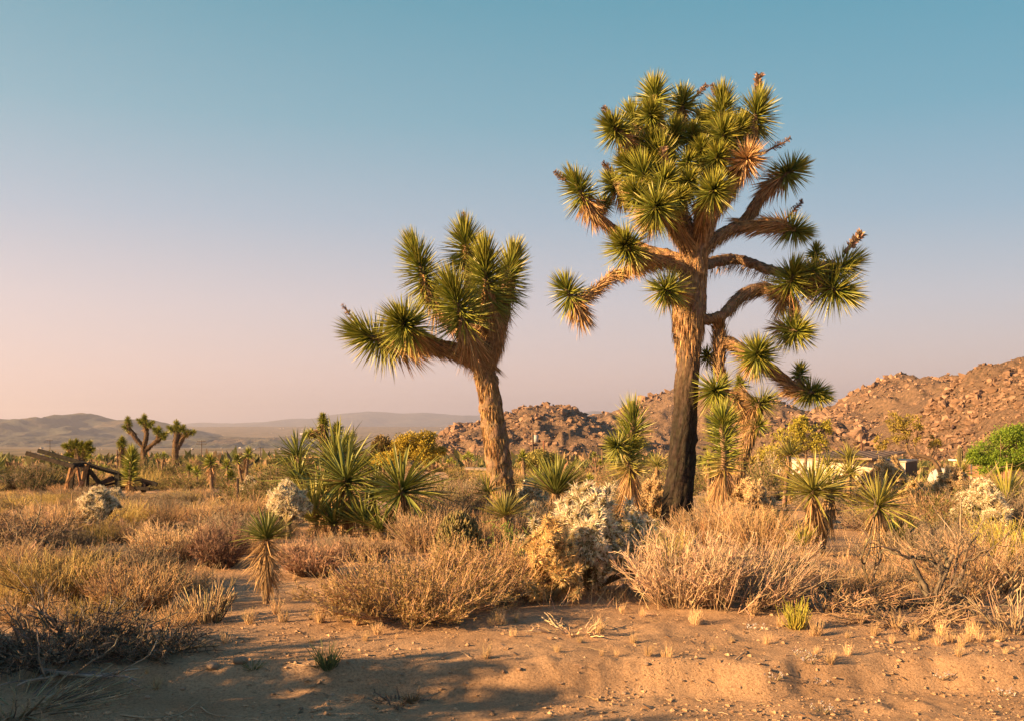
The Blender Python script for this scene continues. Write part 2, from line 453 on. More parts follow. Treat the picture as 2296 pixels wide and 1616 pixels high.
def hill(name, ridge, Yr, depth, footz, seed, nbig=0, nsmall=0, rough=.22, nsc=1.0, mat=None, res=(270, 84), smin=.5, smax=2.2, back=.8, bias=None):
    """a ridge seen at distance Yr; slope falls toward the viewer over `depth` metres and away behind"""
    rng = np.random.default_rng(seed)
    rp = np.array(ridge, float)
    rx = (rp[:, 0]-CX)/F*Yr; rz = CAMZ+(HY-rp[:, 1])/F*Yr
    x = np.linspace(rx[0], rx[-1], res[0]); v = np.concatenate([np.linspace(0, 1, res[1]), 1+np.linspace(.03, back, res[1]//3)])
    X, V = np.meshgrid(x, v)
    def height(X, V):
        ext = rx[-1]-rx[0]
        sc = max(rz)-footz
        top = np.interp(X, rx, rz)
        wob = 0.10*fbm(X/sc*.9*nsc, V*2.0, 3, seed+3)
        Vw = np.clip(V+wob*np.sin(np.clip(V, 0, 1)*math.pi), 0, 3)
        s = np.where(Vw <= 1, Vw**1.25, np.clip(1-(Vw-1)/back, -.2, 1))
        h = footz+(top-footz)*s
        prot = np.clip(np.sin(np.clip(V, 0, 1)*math.pi), 0, 1)**.7
        rid = 1-2*np.abs(fbm(X/sc*1.3*nsc+seed, (Yr-depth*(1-V))/sc*.9*nsc, 4, seed))
        h = h+prot*(top-footz)*rough*(rid-.45)
        h = h+sc*.035*fbm(X/sc*9*nsc, V*depth/sc*9*nsc, 4, seed+9)*np.clip(V*4, 0, 1)
        if mat is None:
            cr = 1-2*np.abs(fbm(X/17+seed, V*depth/17, 3, seed+15)); h = h+4.2*(cr-.5)*np.clip(V*3, 0, 1)*(.4+.6*sstep(-.2, .3, fbm(X/45, V*depth/45, 2, seed+17)))
        return h-3*(V < .02)
    Z = height(X, V)
    Y = Yr-depth*(1-V)
    mb = MB()
    ny, nx = X.shape
    ii = np.arange(nx*ny).reshape(ny, nx)
    mb.add(np.stack([X, Y, Z], -1).reshape(-1, 3), None, np.stack([ii[:-1, :-1], ii[:-1, 1:], ii[1:, 1:], ii[1:, :-1]], -1).reshape(-1, 4))
    o = mb.build(name, mat or M_hill, kind='structure')
    if nsmall+nbig:
        n = nsmall+nbig
        bx = []; 
        while len(bx) < n:
            cx = rng.uniform(rx[0], rx[-1], 4*n); cv = rng.uniform(.02, 1.05, 4*n)
            dens = .22+.78*sstep(-.2, .3, fbm(cx/22, cv*depth/22, 3, seed+20))
            ok = rng.random(4*n) < dens
            bx += list(zip(cx[ok], cv[ok]))
        bx = np.array(bx[:n])
        sz = np.minimum(smin*(1-rng.random(n))**(-.55), smax)
        sz = sz*(.75+.7*sstep(.0, .45, fbm(bx[:, 0]/22, bx[:, 1]*depth/22, 3, seed+20))); sz = sz*(1+.7*sstep(.8, .97, bx[:, 1])); od = np.argsort(-sz); sz = sz[od]; bx = bx[od]
        bz = height(bx[:, 0], np.minimum(bx[:, 1], 1.05))+sz*.15
        by = Yr-depth*(1-bx[:, 1])
        pos = np.stack([bx[:, 0], by, bz], 1)
        st = MB()
        for i in range(n):
            ang = rng.random()*6.283; ca, sa = math.cos(ang), math.sin(ang)
            s3 = sz[i]*(1+.3*rng.normal(size=3)*.6); s3[2] *= .85
            if i < nbig:
                q = bpy.data.objects.new('boulder', BOULD[rng.integers(8)])
                C.objects.link(q); q.parent = o; q.location = pos[i]
                q.rotation_euler = (rng.normal()*.3, rng.normal()*.3, ang); q.scale = np.abs(s3)
            else:
                hv, hf = HULLS[i % 14]
                w = hv*np.abs(s3)
                w = np.stack([w[:, 0]*ca-w[:, 1]*sa, w[:, 0]*sa+w[:, 1]*ca, w[:, 2]], 1)+pos[i]
                st.add(w, hf, None, np.clip(np.array(ROCKCOL)*(1+.3*rng.normal()), .04, .6))
        if nsmall: st.build('boulder_field', M_rock, o, off=(0, 0, 0), smooth=False, kind='stuff')
    return o
hill('hill_right_near', [(1900, 1045), (2000, 1000), (2060, 955), (2100, 912), (2140, 880), (2168, 846), (2195, 827), (2225, 822), (2260, 806), (2300, 797), (2380, 790), (2500, 800), (2700, 850), (3000, 960)], 470, 240, -14, 3, 260, 16500, rough=.32, smin=.36, smax=1.45)
hill('hill_right_middle', [(1660, 1010), (1700, 985), (1740, 958), (1800, 935), (1850, 922), (1885, 910), (1920, 880), (1965, 855), (2010, 837), (2045, 845), (2076, 874), (2092, 850), (2104, 860), (2120, 838), (2142, 878), (2170, 905), (2300, 900), (2500, 960)], 720, 300, -16, 7, 200, 8500, rough=.38, smin=.55, smax=2.2)
hill('hill_outcrop', [(1630, 1010), (1670, 975), (1700, 950), (1725, 940), (1760, 948), (1790, 945), (1815, 952), (1850, 940), (1885, 955), (1920, 985), (1980, 1010)], 560, 90, -12, 13, 140, 500, rough=.25, smin=1.0, smax=4)
hill('hill_centre', [(960, 1015), (985, 985), (1025, 962), (1070, 945), (1110, 940), (1140, 930), (1175, 917), (1215, 912), (1250, 907), (1280, 915), (1310, 930), (1335, 950), (1370, 960), (1420, 985), (1480, 1010)], 800, 260, -20, 19, 220, 6500, rough=.36, smin=.55, smax=2.4)
hill('hill_behind', [(1180, 1000), (1260, 950), (1330, 930), (1370, 925), (1420, 905), (1470, 885), (1510, 871), (1560, 872), (1620, 880), (1680, 888), (1730, 902), (1770, 922), (1800, 935), (1860, 950), (1950, 985)], 1150, 420, -26, 23, 150, 3000, rough=.28, smin=.8, smax=3.2)
hill('mountain_left', [(-900, 930), (-500, 915), (-200, 932), (0, 938), (30, 939), (70, 935), (100, 937), (130, 938), (150, 931), (180, 925), (205, 926), (225, 932), (262, 941), (300, 939), (340, 940), (380, 950), (430, 962), (500, 985), (560, 1000), (700, 1020)], 7400, 2300, -112, 29, rough=.4, nsc=.8, mat=M_mtn, res=(220, 60))
hill('foothill_left', [(-400, 1000), (-100, 985), (60, 978), (180, 975), (260, 982), (330, 988), (420, 986), (480, 976), (540, 979), (600, 981), (650, 977), (690, 984), (760, 1002), (850, 1015)], 5600, 1100, -112, 37, rough=.5, nsc=.7, mat=M_mtn, res=(220, 46))
hill('mountain_far', [(-300, 950), (200, 952), (380, 953), (450, 946), (520, 948), (600, 945), (650, 938), (700, 938), (740, 930), (800, 923), (850, 922), (900, 926), (960, 924), (1010, 929), (1060, 931), (1120, 928), (1180, 926), (1240, 935), (1330, 920), (1400, 925), (1500, 935), (1800, 925), (2100, 930), (2600, 930)], 24000, 6000, -100, 41, rough=.2, nsc=.6, mat=M_mtn, res=(220, 30))

# ------------------------------------------------------------------ rosettes and Joshua trees
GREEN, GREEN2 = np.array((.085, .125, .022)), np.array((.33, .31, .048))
DEAD, DEAD2 = np.array((.32, .195, .095)), np.array((.48, .31, .155))
BARK = np.array((.20, .135, .088))
def frame(a):
    a = norm(a); u = perp(a); return a, u, np.cross(a, u)
def rosette(rng, c, a, L, r, n, wd, green=GREEN, green2=GREEN2, dead=0, th0=112, th1=6, collar=.6, all_dead=False, bend=.0):
    """leaf cluster: leaves leave an axis of length L, pointing forward at its tip and back at its foot"""
    a, u, w = frame(a); c = np.asarray(c, float); r = r*(.9+.2*rng.random()); th0 = th0+rng.normal()*8
    mg, md = MB(), MB()
    t = (np.arange(n)+.5)/n
    ph = np.arange(n)*2.39996+rng.normal(size=n)*.25
    th = np.radians(th0+(th1-th0)*t**1.25+rng.normal(size=n)*6)
    rad = np.cos(ph)[:, None]*u+np.sin(ph)[:, None]*w
    d = np.cos(th)[:, None]*a+np.sin(th)[:, None]*rad
    base = c+a*(L*(t-.5))[:, None]+rad*r*.04
    ln = r*(.80+.28*rng.random(n))*(1-.22*t)*np.where(rng.random(n) < .06, .5, 1)
    bend = bend+.22*rng.random(n)**2.5; d = norm(d+.06*rng.normal(size=(n, 3)))
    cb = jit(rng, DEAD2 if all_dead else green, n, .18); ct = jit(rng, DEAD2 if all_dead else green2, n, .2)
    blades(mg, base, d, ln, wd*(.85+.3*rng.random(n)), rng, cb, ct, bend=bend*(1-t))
    if dead:
        t2 = rng.random(dead)
        ph = rng.random(dead)*6.283
        rad = np.cos(ph)[:, None]*u+np.sin(ph)[:, None]*w
        th = np.radians(122+38*t2+rng.normal(size=dead)*9)
        d = np.cos(th)[:, None]*a+np.sin(th)[:, None]*rad+np.array([0, 0, -.18])
        base = c-a*(L*.5+r*collar*1.15*t2)[:, None]+rad*r*.06
        blades(md, base, d, r*(.6+.35*rng.random(dead)), wd*.9, rng, jit(rng, DEAD, dead, .25), jit(rng, DEAD2, dead, .25), bend=.05)
    return mg, md
def catmull(p, n):
    p = np.asarray(p, float); q = np.vstack([2*p[0]-p[1], p, 2*p[-1]-p[-2]])
    out = []
    for i in range(1, len(q)-2):
        for t in np.linspace(0, 1, n, endpoint=False):
            a, b, c, d = q[i-1], q[i], q[i+1], q[i+2]
            out.append(.5*((2*b)+(c-a)*t+(2*a-5*b+4*c-d)*t*t+(3*b-a-3*c+d)*t**3))
    out.append(q[-2]); return np.array(out)
def limb(rng, pts, rad, thatch=300, tl=.2, tw=.012, col=BARK, tcol=DEAD, tcol2=DEAD2, sides=14, tstart=0.0, spread=18, lump=.12, col_low=None, droop=.3, furrow=0.0):
    """bark-covered limb; thatch = dead leaves lying back along it"""
    mb = MB()
    q = catmull(np.c_[np.asarray(pts, float), np.asarray(rad, float)], 7)
    p, r = q[:, :3], q[:, 3]
    k = len(p)
    s = np.linspace(0, 1, k)
    N0 = mb.n
    tubes(mb, p, r, sides, col, cap=True)
    v = mb.v[-1].reshape(k, sides, 3)
    nz = rng.normal(size=(k, sides, 1))*lump
    if furrow:
        fz = vnoise(np.arange(sides)[None]*.62+np.sin(np.arange(k)*.5)[:, None]*.7, np.arange(k)[:, None]*.33, 9)
        fz[:, -6:] = (fz[:, -6:]*np.linspace(1, 0, 6)+fz[:, :1]*np.linspace(0, 1, 6)); nz = nz+furrow*2*(np.abs(fz-.5)*2-.5)[..., None]
    v += (v-p[:, None])*nz
    mb.v[-1] = v.reshape(-1, 3)
    cc = jit(rng, col, k*sides, .16)
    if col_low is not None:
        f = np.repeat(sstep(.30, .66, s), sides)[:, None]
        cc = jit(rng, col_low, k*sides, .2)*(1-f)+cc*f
    mb.c[-1] = cc
    if thatch:
        t = tstart+(1-tstart)*rng.random(thatch)**(.6 if tstart else 1)
        i = np.clip((t*(k-1)).astype(int), 0, k-2); f = (t*(k-1)-i)[:, None]
        c = p[i]*(1-f)+p[i+1]*f; rr = (r[i]*(1-f[:, 0])+r[i+1]*f[:, 0])
        tan = norm(p[i+1]-p[i])
        ax = perp(tan, rng)
        e = np.radians(spread*(.35+rng.random(thatch)*1.1))[:, None]
        d = -tan*np.cos(e)+ax*np.sin(e)+np.array([0, 0, -droop])*(.4+rng.random((thatch, 1)))
        blades(mb, c+ax*rr[:, None]*.92, d, tl*(.55+.6*rng.random(thatch)), tw*(.7+.6*rng.random(thatch)), rng, jit(rng, tcol, thatch, .28), jit(rng, tcol2, thatch, .28), bend=.1)
    return mb
def stalk(rng, p0, p1, r=.012, papery=False, n=60, sz=.05):
    """old flower stalk"""
    mb = MB()
    p0 = np.asarray(p0, float); p1 = np.asarray(p1, float)
    k = 6
    s = np.linspace(0, 1, k)[:, None]
    p = p0*(1-s)+p1*s+rng.normal(size=(k, 3))*.015*np.linalg.norm(p1-p0)*4*s*(1-s)
    tubes(mb, p, np.linspace(r*1.5, r*.4, k), 5, (.17, .10, .07), cap=True)
    t = .3+.7*rng.random(n)
    i = np.clip((t*(k-1)).astype(int), 0, k-2); f = (t*(k-1)-i)[:, None]
    c = p[i]*(1-f)+p[i+1]*f
    tan = norm(p1-p0)
    d = perp(np.tile(tan, (n, 1)), rng)+tan*.5
    w = (1.15-t)
    if papery:
        leafquads(mb, c, d, sz*1.6*(.6+.8*rng.random(n)), sz*.8, rng, jit(rng, (.30, .205, .15), n, .25))
        tubes(mb, p, np.linspace(r*3.2, r*1.2, k), 6, (.24, .16, .115), cap=True)
    else:
        e = c+norm(d)*(sz*(.4+w*.9))[:, None]
        tubes(mb, np.stack([c, e], 1), np.tile([r*.5, r*.3], (n, 1)), 3, (.19, .115, .08))
        slivers(mb, e, d, sz*.5, sz*.35, rng, jit(rng, (.24, .15, .10), n, .25))
    return mb

def joshua(label, base, Y, limbs, heads, stalks=(), seed=1, leaf_n=230, leaf_w=.014, group=None, thd=1.0, bs=.74, rs=1.0):
    """limbs: (name, [(px,py,dY,r_px)...], thatch count, options); heads: (px,py,r_px,ax,ay,toward,L factor,dead count,opts)"""
    rng = np.random.default_rng(seed)
    root = thing('joshua_tree', label, 'tree', base, group)
    m = Y/F
    for nm, pts, th, opt in limbs:
        w = [tuple(P(x, y, Y))[:1]+(Y+dy,)+tuple(P(x, y, Y))[2:] for x, y, dy, r in pts]
        w = [(CXW(x, Y+dy), Y+dy, P(x, y, Y+dy)[2]) for x, y, dy, r in pts]
        limb(rng, w, [r*m*(1 if nm == 'trunk' else bs) for *_, r in pts], int(th*thd*1.5), **{**opt, 'tl': opt.get('tl', .2)*(1.0 if nm == 'trunk' else 1.25)}).build(nm, M_bark, root)
    hs = []
    for (x, y, r, ax, ay, tw, lf, dd, dY, opt) in heads:
        r = r*rs; dd = int(dd*1.7)
        c = P(x, y, Y+dY)
        a = norm(np.array([ax, -tw, ay]))
        n = int(opt.get('n', leaf_n)*1.25)
        mg, md = rosette(rng, c, a, r*m*lf, r*m, n, leaf_w*opt.get('w', 1), dead=dd, all_dead=opt.get('all_dead', False), th0=opt.get('th0', 112), collar=opt.get('collar', .6))
        # a short woody core inside the cluster
        core = np.array([np.array(c)-a*r*m*(lf*.5+.55), np.array(c)-a*r*m*lf*.3, np.array(c)+a*r*m*lf*.45])
        g = mg.build('leaf_cluster', M_dead if opt.get('all_dead') else M_leaf, root)
        sub(g, root)
        md2 = md
        tubes(md2, catmull(core, 3), np.interp(np.linspace(0, 1, 7), [0, .6, 1], [r*m*.13, r*m*.12, r*m*.05]), 7, BARK*.9, cap=True)
        md2.build('dead_leaves', M_dead, g)
        hs.append((g, c))
    for (x0, y0, x1, y1, dY, pap) in stalks:
        a0, a1 = P(x0, y0, Y+dY), P(x1, y1, Y+dY)
        g = min(hs, key=lambda h: (h[1]-a0).length)[0]
        stalk(rng, a0, a1, r=.014, papery=pap, n=90 if not pap else 120, sz=.06).build('flower_stalk', M_dead, g)
    return root
def CXW(px, Y): return (px-CX)/F*Y

# the tall tree
YR = 17.4
c2 = lambda x, y: (x*.3469+1205.2, y*.3469+140.1)
c3 = lambda x, y: (x*.3642+1289.2, y*.3642+616.6)
SHADEBARK = np.array((.03, .024, .02))  # old dark bark, with the shade on the lower trunk painted into it
limbs = [
 ('trunk', [(1516, 1190, 0, 37), (1519, 1130, 0, 34), (1528, 1040, 0, 30), (1536, 940, 0, 28), (1541, 840, 0, 26), (1543, 770, 0, 28), (1545, 700, 0, 37), (1553, 630, 0, 31), (1560, 560, 0, 27), (1566, 505, 0, 22)], 2600, dict(tl=.24, tw=.014, tstart=.5, sides=44, spread=12, col_low=SHADEBARK, lump=.03, droop=.5, furrow=.09)),
 ('branch', [(1566, 520, 0, 19), (1578, 450, .1, 17), (1590, 400, .1, 16), (1610, 330, .1, 14), (1617, 270, .05, 11)], 500, dict(tl=.22)),
 ('branch', [(1560, 545, 0, 20), (1535, 490, .2, 17), (1512, 420, .3, 16), (1492, 340, .3, 15), (1475, 265, .3, 13), (1466, 230, .3, 10)], 600, dict(tl=.22)),
 ('branch', [(1495, 350, .3, 13), (1512, 290, .5, 12), (1526, 245, .6, 10)], 250, dict(tl=.22)),
 ('branch', [(1500, 400, .25, 13), (1450, 350, .1, 13), (1410, 315, -.2, 12), (1385, 295, -.4, 10)], 350, dict(tl=.22)),
 ('branch', [(1575, 560, 0, 20), (1600, 538, .1, 18), (1625, 522, .2, 17), (1667, 498, .3, 16), (1700, 452, .3, 15), (1725, 420, .3, 14), (1755, 395, .3, 11)], 700, dict(tl=.2, tcol=DEAD*.8)),
 ('branch', [(1660, 503, .3, 13), (1690, 507, .2, 15), (1725, 502, .1, 16), (1760, 507, .1, 12), (1785, 515, .1, 9)], 550, dict(tl=.26, tcol=DEAD2*.9, spread=14, droop=.12)),
 ('branch', [(1570, 600, .1, 19), (1600, 588, .5, 17), (1635, 582, .8, 17), (1663, 584, .8, 15), (1690, 592, .6, 15), (1726, 606, .3, 14), (1770, 612, 0, 13), (1825, 600, -.2, 12), (1870, 590, -.2, 10)], 420, dict(tl=.22, tcol=DEAD*.75, tw=.01, droop=1.1, spread=35)),
 ('branch', [(1570, 718, 0, 17), (1600, 714, -.1, 15), (1625, 703, -.1, 16), (1650, 676, 0, 17), (1680, 654, .1, 17), (1715, 646, .1, 15), (1745, 656, 0, 13), (1775, 640, -.1, 11)], 500, dict(tl=.2, tcol=DEAD*.75, tstart=.3)),
 ('branch', [(1740, 652, 0, 13), (1770, 670, -.1, 12), (1782, 700, -.2, 11), (1784, 735, -.3, 9)], 300, dict(tl=.22)),
 ('branch', [(1800, 628, -.1, 11), (1840, 645, -.2, 11), (1890, 662, -.2, 9)], 220, dict(tl=.22)),
 ('branch', [(1608, 715, -.1, 16), (1613, 740, 0, 15), (1613, 775, 0, 17), (1612, 820, 0, 16), (1622, 860, -.1, 13), (1615, 880, -.3, 9)], 450, dict(tl=.2, tcol=DEAD*.75)),
 ('branch', [(1618, 765, 0, 14), (1645, 770, -.1, 14), (1680, 793, -.3, 12), (1700, 798, -.5, 9)], 260, dict(tl=.2)),
 ('branch', [(1650, 775, 0, 13), (1700, 805, .1, 14), (1745, 840, .1, 14), (1785, 868, .1, 12), (1820, 880, .05, 9)], 650, dict(tl=.26, tcol=DEAD*.8, spread=13, droop=.15)),
 ('branch', [(1540, 610, 0, 18), (1500, 590, -.2, 16), (1440, 598, -.3, 13), (1400, 612, -.3, 12), (1372, 621, -.3, 12), (1340, 648, -.4, 12), (1310, 668, -.5, 12), (1282, 682, -.5, 10)], 800, dict(tl=.14, tcol=DEAD2*.85, spread=40)),
 ('branch', [(1545, 590, 0, 17), (1500, 572, .1, 15), (1440, 556, .2, 14), (1385, 522, .2, 14), (1348, 492, .1, 13), (1318, 458, 0, 13), (1303, 435, 0, 10)], 600, dict(tl=.18)),
 ('branch', [(1500, 585, -.2, 14), (1460, 580, -.6, 14), (1425, 566, -.9, 12), (1408, 556, -1.1, 9)], 350, dict(tl=.24)),
 ('branch', [(1545, 560, -.1, 20), (1515, 510, -.4, 18), (1490, 460, -.6, 17), (1470, 420, -.6, 14), (1465, 380, -.4, 11)], 700, dict(tl=.24)),
 ('branch', [(1495, 480, -.5, 14), (1478, 470, -.9, 13), (1471, 466, -1.3, 9)], 250, dict(tl=.22)),
 ('branch', [(1480, 440, -.5, 13), (1440, 430, -.3, 13), (1400, 420, 0, 12), (1380, 410, .2, 9)], 300, dict(tl=.22)),
 ('branch', [(1565, 540, -.1, 17), (1578, 490, -.5, 15), (1592, 450, -.9, 12), (1598, 432, -1.1, 9)], 350, dict(tl=.22)),
 ('branch', [(1572, 540, 0, 18), (1600, 480, 0, 17), (1635, 430, -.1, 16), (1660, 380, -.2, 14), (1682, 310, -.1, 12), (1694, 265, 0, 10)], 600, dict(tl=.24, tcol=DEAD2*.85)),
 ('branch', [(1550, 660, -.1, 18), (1525, 665, -.4, 16), (1505, 660, -.8, 12), (1495, 652, -1.0, 9)], 300, dict(tl=.24)),
]
def hd(cf, x, y, r, ax, ay, tw, dY, dd=70, lf=.55, **o):
    X, Yp = cf(x, y); return (X, Yp, r*(.3469 if cf is c2 else .3642)*1.06, ax, ay, tw, lf, dd, dY, o)
heads = [
 hd(c2, 755, 230, 145, 0, 1, .2, .3), hd(c2, 735, 345, 118, -.2, .5, .8, -.3), hd(c2, 935, 265, 125, .1, 1, -.2, .6), hd(c2, 500, 430, 130, -.6, .45, .6, -.4),
 hd(c2, 620, 370, 130, -.2, 1, -.2, .4), hd(c2, 1190, 320, 150, 0, 1, .25, .05, lf=.9, n=330), hd(c2, 1195, 480, 142, 0, .6, .8, -.4, dd=140), hd(c2, 1090, 400, 130, -.3, .9, -.2, .5), hd(c2, 1410, 350, 148, .2, .85, .4, 0, lf=.8, n=300),
 hd(c2, 1350, 630, 150, .15, .1, .9, -.5, dd=160, all_dead=True, n=200), hd(c2, 800, 640, 150, 0, 1, .3, -.3), hd(c2, 970, 650, 90, 0, .5, .9, -.5, n=130), hd(c2, 690, 750, 160, -.3, .8, .4, -.5),
 hd(c2, 810, 790, 145, .2, .7, .6, -.8), hd(c2, 765, 940, 182, 0, .1, 1, -1.3, dd=110, n=260), hd(c2, 1135, 835, 150, .1, .25, 1, -1.2, n=240), hd(c2, 270, 820, 140, -.5, .8, .2, 0, dd=110, lf=.8), hd(c2, 425, 915, 85, .4, .4, -.6, .5, n=110),
 hd(c2, 495, 790, 112, -.4, .8, -.3, .3), hd(c2, 575, 1190, 168, -.4, .3, .9, -1.1, dd=120, n=250), hd(c2, 200, 1490, 135, -.5, .8, .2, -.5, dd=110, n=190), hd(c2, 830, 1470, 165, -.4, -.15, .9, -1.0, dd=220, n=170),
 hd(c2, 1630, 710, 132, .8, .55, 0, .3, dd=110), hd(c2, 1665, 1085, 118, 1, -.3, .1, .1, dd=110, n=190), hd(c2, 1640, 1400, 160, .1, .6, .6, -.3), hd(c2, 1960, 1330, 140, .85, .5, .1, -.2, lf=.9), hd(c2, 1800, 1235, 80, 0, 1, .2, .1, n=110), hd(c2, 1925, 1470, 165, .7, -.3, .4, -.3, dd=40),
 hd(c2, 1780, 1350, 110, -.2, .2, .9, -.4, dd=140, n=60),
 hd(c2, 1000, 480, 100, 0, .8, .5, .1), hd(c2, 740, 550, 120, -.1, .8, .5, -.2), hd(c2, 1160, 620, 105, .1, .5, .8, -.5), hd(c2, 640, 860, 120, -.5, .4, .7, -.7), hd(c2, 980, 780, 95, .1, .5, .8, -.8),
 hd(c2, 880, 470, 120, .1, .7, .4, .2), hd(c2, 640, 560, 120, -.5, .6, .3, .1), hd(c2, 1290, 440, 120, .3, .7, .5, -.1), hd(c2, 600, 680, 120, -.6, .5, .5, -.2), hd(c2, 900, 880, 110, .3, .3, .8, -.9), hd(c2, 1060, 570, 100, -.1, .6, .7, -.3),
 hd(c3, 1355, 345, 152, .3, -.2, .95, -.4, dd=50), hd(c3, 1120, 490, 155, -.1, .25, .95, -.6, dd=120), hd(c3, 865, 710, 155, -.2, 0, .98, -.5, dd=70, n=190), hd(c3, 815, 495, 80, -.3, .3, .8, .1, n=80, dd=20), hd(c3, 1470, 725, 122, .9, -.2, .35, .05, dd=110), hd(c3, 1385, 605, 82, .2, .9, -.2, .3, n=110),
]
s2 = lambda x0, y0, x1, y1, dY, p=False: (*c2(x0, y0), *c2(x1, y1), dY, p)
stalks = [s2(985, 265, 1095, 145, .6), s2(1185, 250, 1128, 145, .05), s2(1420, 260, 1432, 78, 0, True), s2(1440, 600, 1636, 490, -.3), s2(1590, 1030, 1712, 895, .1), s2(1985, 1230, 2090, 1110, -.2, True), s2(210, 800, 115, 705, 0), s2(490, 730, 425, 645, .3), s2(845, 730, 812, 555, -.5, True), s2(500, 390, 425, 290, -.4)]
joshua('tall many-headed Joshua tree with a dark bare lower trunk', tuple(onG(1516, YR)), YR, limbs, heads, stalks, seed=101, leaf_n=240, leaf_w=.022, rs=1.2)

# the leaning tree
YL = 19.6
c1 = lambda x, y: (x*.4162+728.7, y*.4162+448.4)
limbs = [
 ('trunk', [(1130, 1165, 0, 31), (1127, 1110, 0, 28), (1119, 1040, 0, 27), (1107, 950, 0, 26), (1097, 880, 0, 23), (1087, 830, 0, 22), (1084, 800, 0, 21)], 5000, dict(tl=.28, tw=.017, spread=9, sides=16, tcol=DEAD*.9, tcol2=DEAD2*.95, droop=.35)),
 ('branch', [(1086, 822, 0, 22), (1060, 798, -.1, 21), (1020, 785, -.2, 20), (975, 772, -.4, 17), (935, 752, -.7, 13), (908, 738, -1.0, 9)], 1500, dict(tl=.34, tw=.016, spread=13, tcol=DEAD*.9, droop=.12)),
 ('branch', [(980, 775, -.3, 14), (920, 775, 0, 13), (870, 765, .1, 12), (840, 750, .1, 9)], 500, dict(tl=.32, tw=.015)),
 ('branch', [(1080, 808, 0, 20), (1062, 775, -.4, 18), (1045, 745, -.7, 15), (1032, 715, -.8, 11)], 800, dict(tl=.34, tw=.016)),
 ('branch', [(1086, 810, 0, 22), (1105, 770, -.1, 21), (1112, 730, -.2, 18), (1098, 680, -.3, 14), (1092, 630, -.3, 10)], 1100, dict(tl=.36, tw=.016, spread=14)),
 ('branch', [(1070, 790, .2, 16), (1010, 720, .5, 14), (965, 660, .6, 12), (945, 610, .6, 10)], 350, dict(tl=.32, tw=.015)),
 ('branch', [(1080, 790, .3, 17), (1060, 680, .7, 14), (1050, 590, .8, 11), (1043, 540, .8, 9)], 350, dict(tl=.32, tw=.015)),
 ('branch', [(1105, 770, .1, 17), (1128, 700, .3, 14), (1140, 640, .4, 11), (1145, 600, .4, 9)], 400, dict(tl=.32, tw=.015)),
]
def h1(x, y, r, ax, ay, tw, dY, lf, dd=60, **o):
    X, Yp = c1(x, y); return (X, Yp, r*.4162, ax, ay, tw, lf, dd, dY, o)
heads = [h1(430, 675, 195, -.25, .3, .95, -1.0, .5, n=340), h1(265, 745, 185, -.85, .3, .35, .1, .9, n=330), h1(715, 570, 185, -.3, .85, .45, -.8, 1.0, n=380, dd=160), h1(868, 440, 180, -.05, 1, .45, -.3, 1.5, n=560, dd=160), h1(525, 390, 170, -.35, .95, .15, .6, 1.5, n=480, dd=30), h1(760, 260, 155, -.1, 1, .1, .8, 1.0, n=330, dd=30), h1(985, 410, 165, .25, .95, -.1, .4, 1.4, n=480, dd=60)]
s1 = lambda x0, y0, x1, y1, dY, p=False: (*c1(x0, y0), *c1(x1, y1), dY, p)
joshua('leaning Joshua tree with a shaggy trunk and few large heads', tuple(onG(1128, YL)), YL, limbs, heads, [s1(753, 200, 745, 68, .8), s1(205, 700, 90, 560, .1)], seed=202, leaf_w=.025, rs=1.12, bs=.8)

# slim tree standing behind the tall one
YS = 19.0
limbs = [('trunk', [(1640, 1160, 0, 15), (1647, 1110, 0, 13), (1662, 1040, 0, 11), (1680, 980, 0, 11), (1695, 930, 0, 11), (1700, 905, 0, 9)], 900, dict(tl=.2, tw=.012, sides=9, tcol=DEAD*.7)),
         ('branch', [(1690, 950, 0, 10), (1650, 900, .1, 11), (1660, 880, .1, 11), (1690, 900, 0, 9)], 300, dict(tl=.2, tw=.012, sides=8, tcol=DEAD*.7))]
heads = [(*c3(1145, 785), 48, .7, .4, .1, .6, 120, 0, {}), (*c3(1130, 930), 34, .3, .1, .5, .5, 90, -.1, {'n': 90}), (1660, 860, 30, -.2, .9, .2, .5, 40, .2, {'n': 110})]
joshua('slim crooked Joshua tree close behind the tall dark-trunked one', tuple(onG(1640, YS)), YS, limbs, heads, [], seed=303, leaf_n=190, leaf_w=.015)

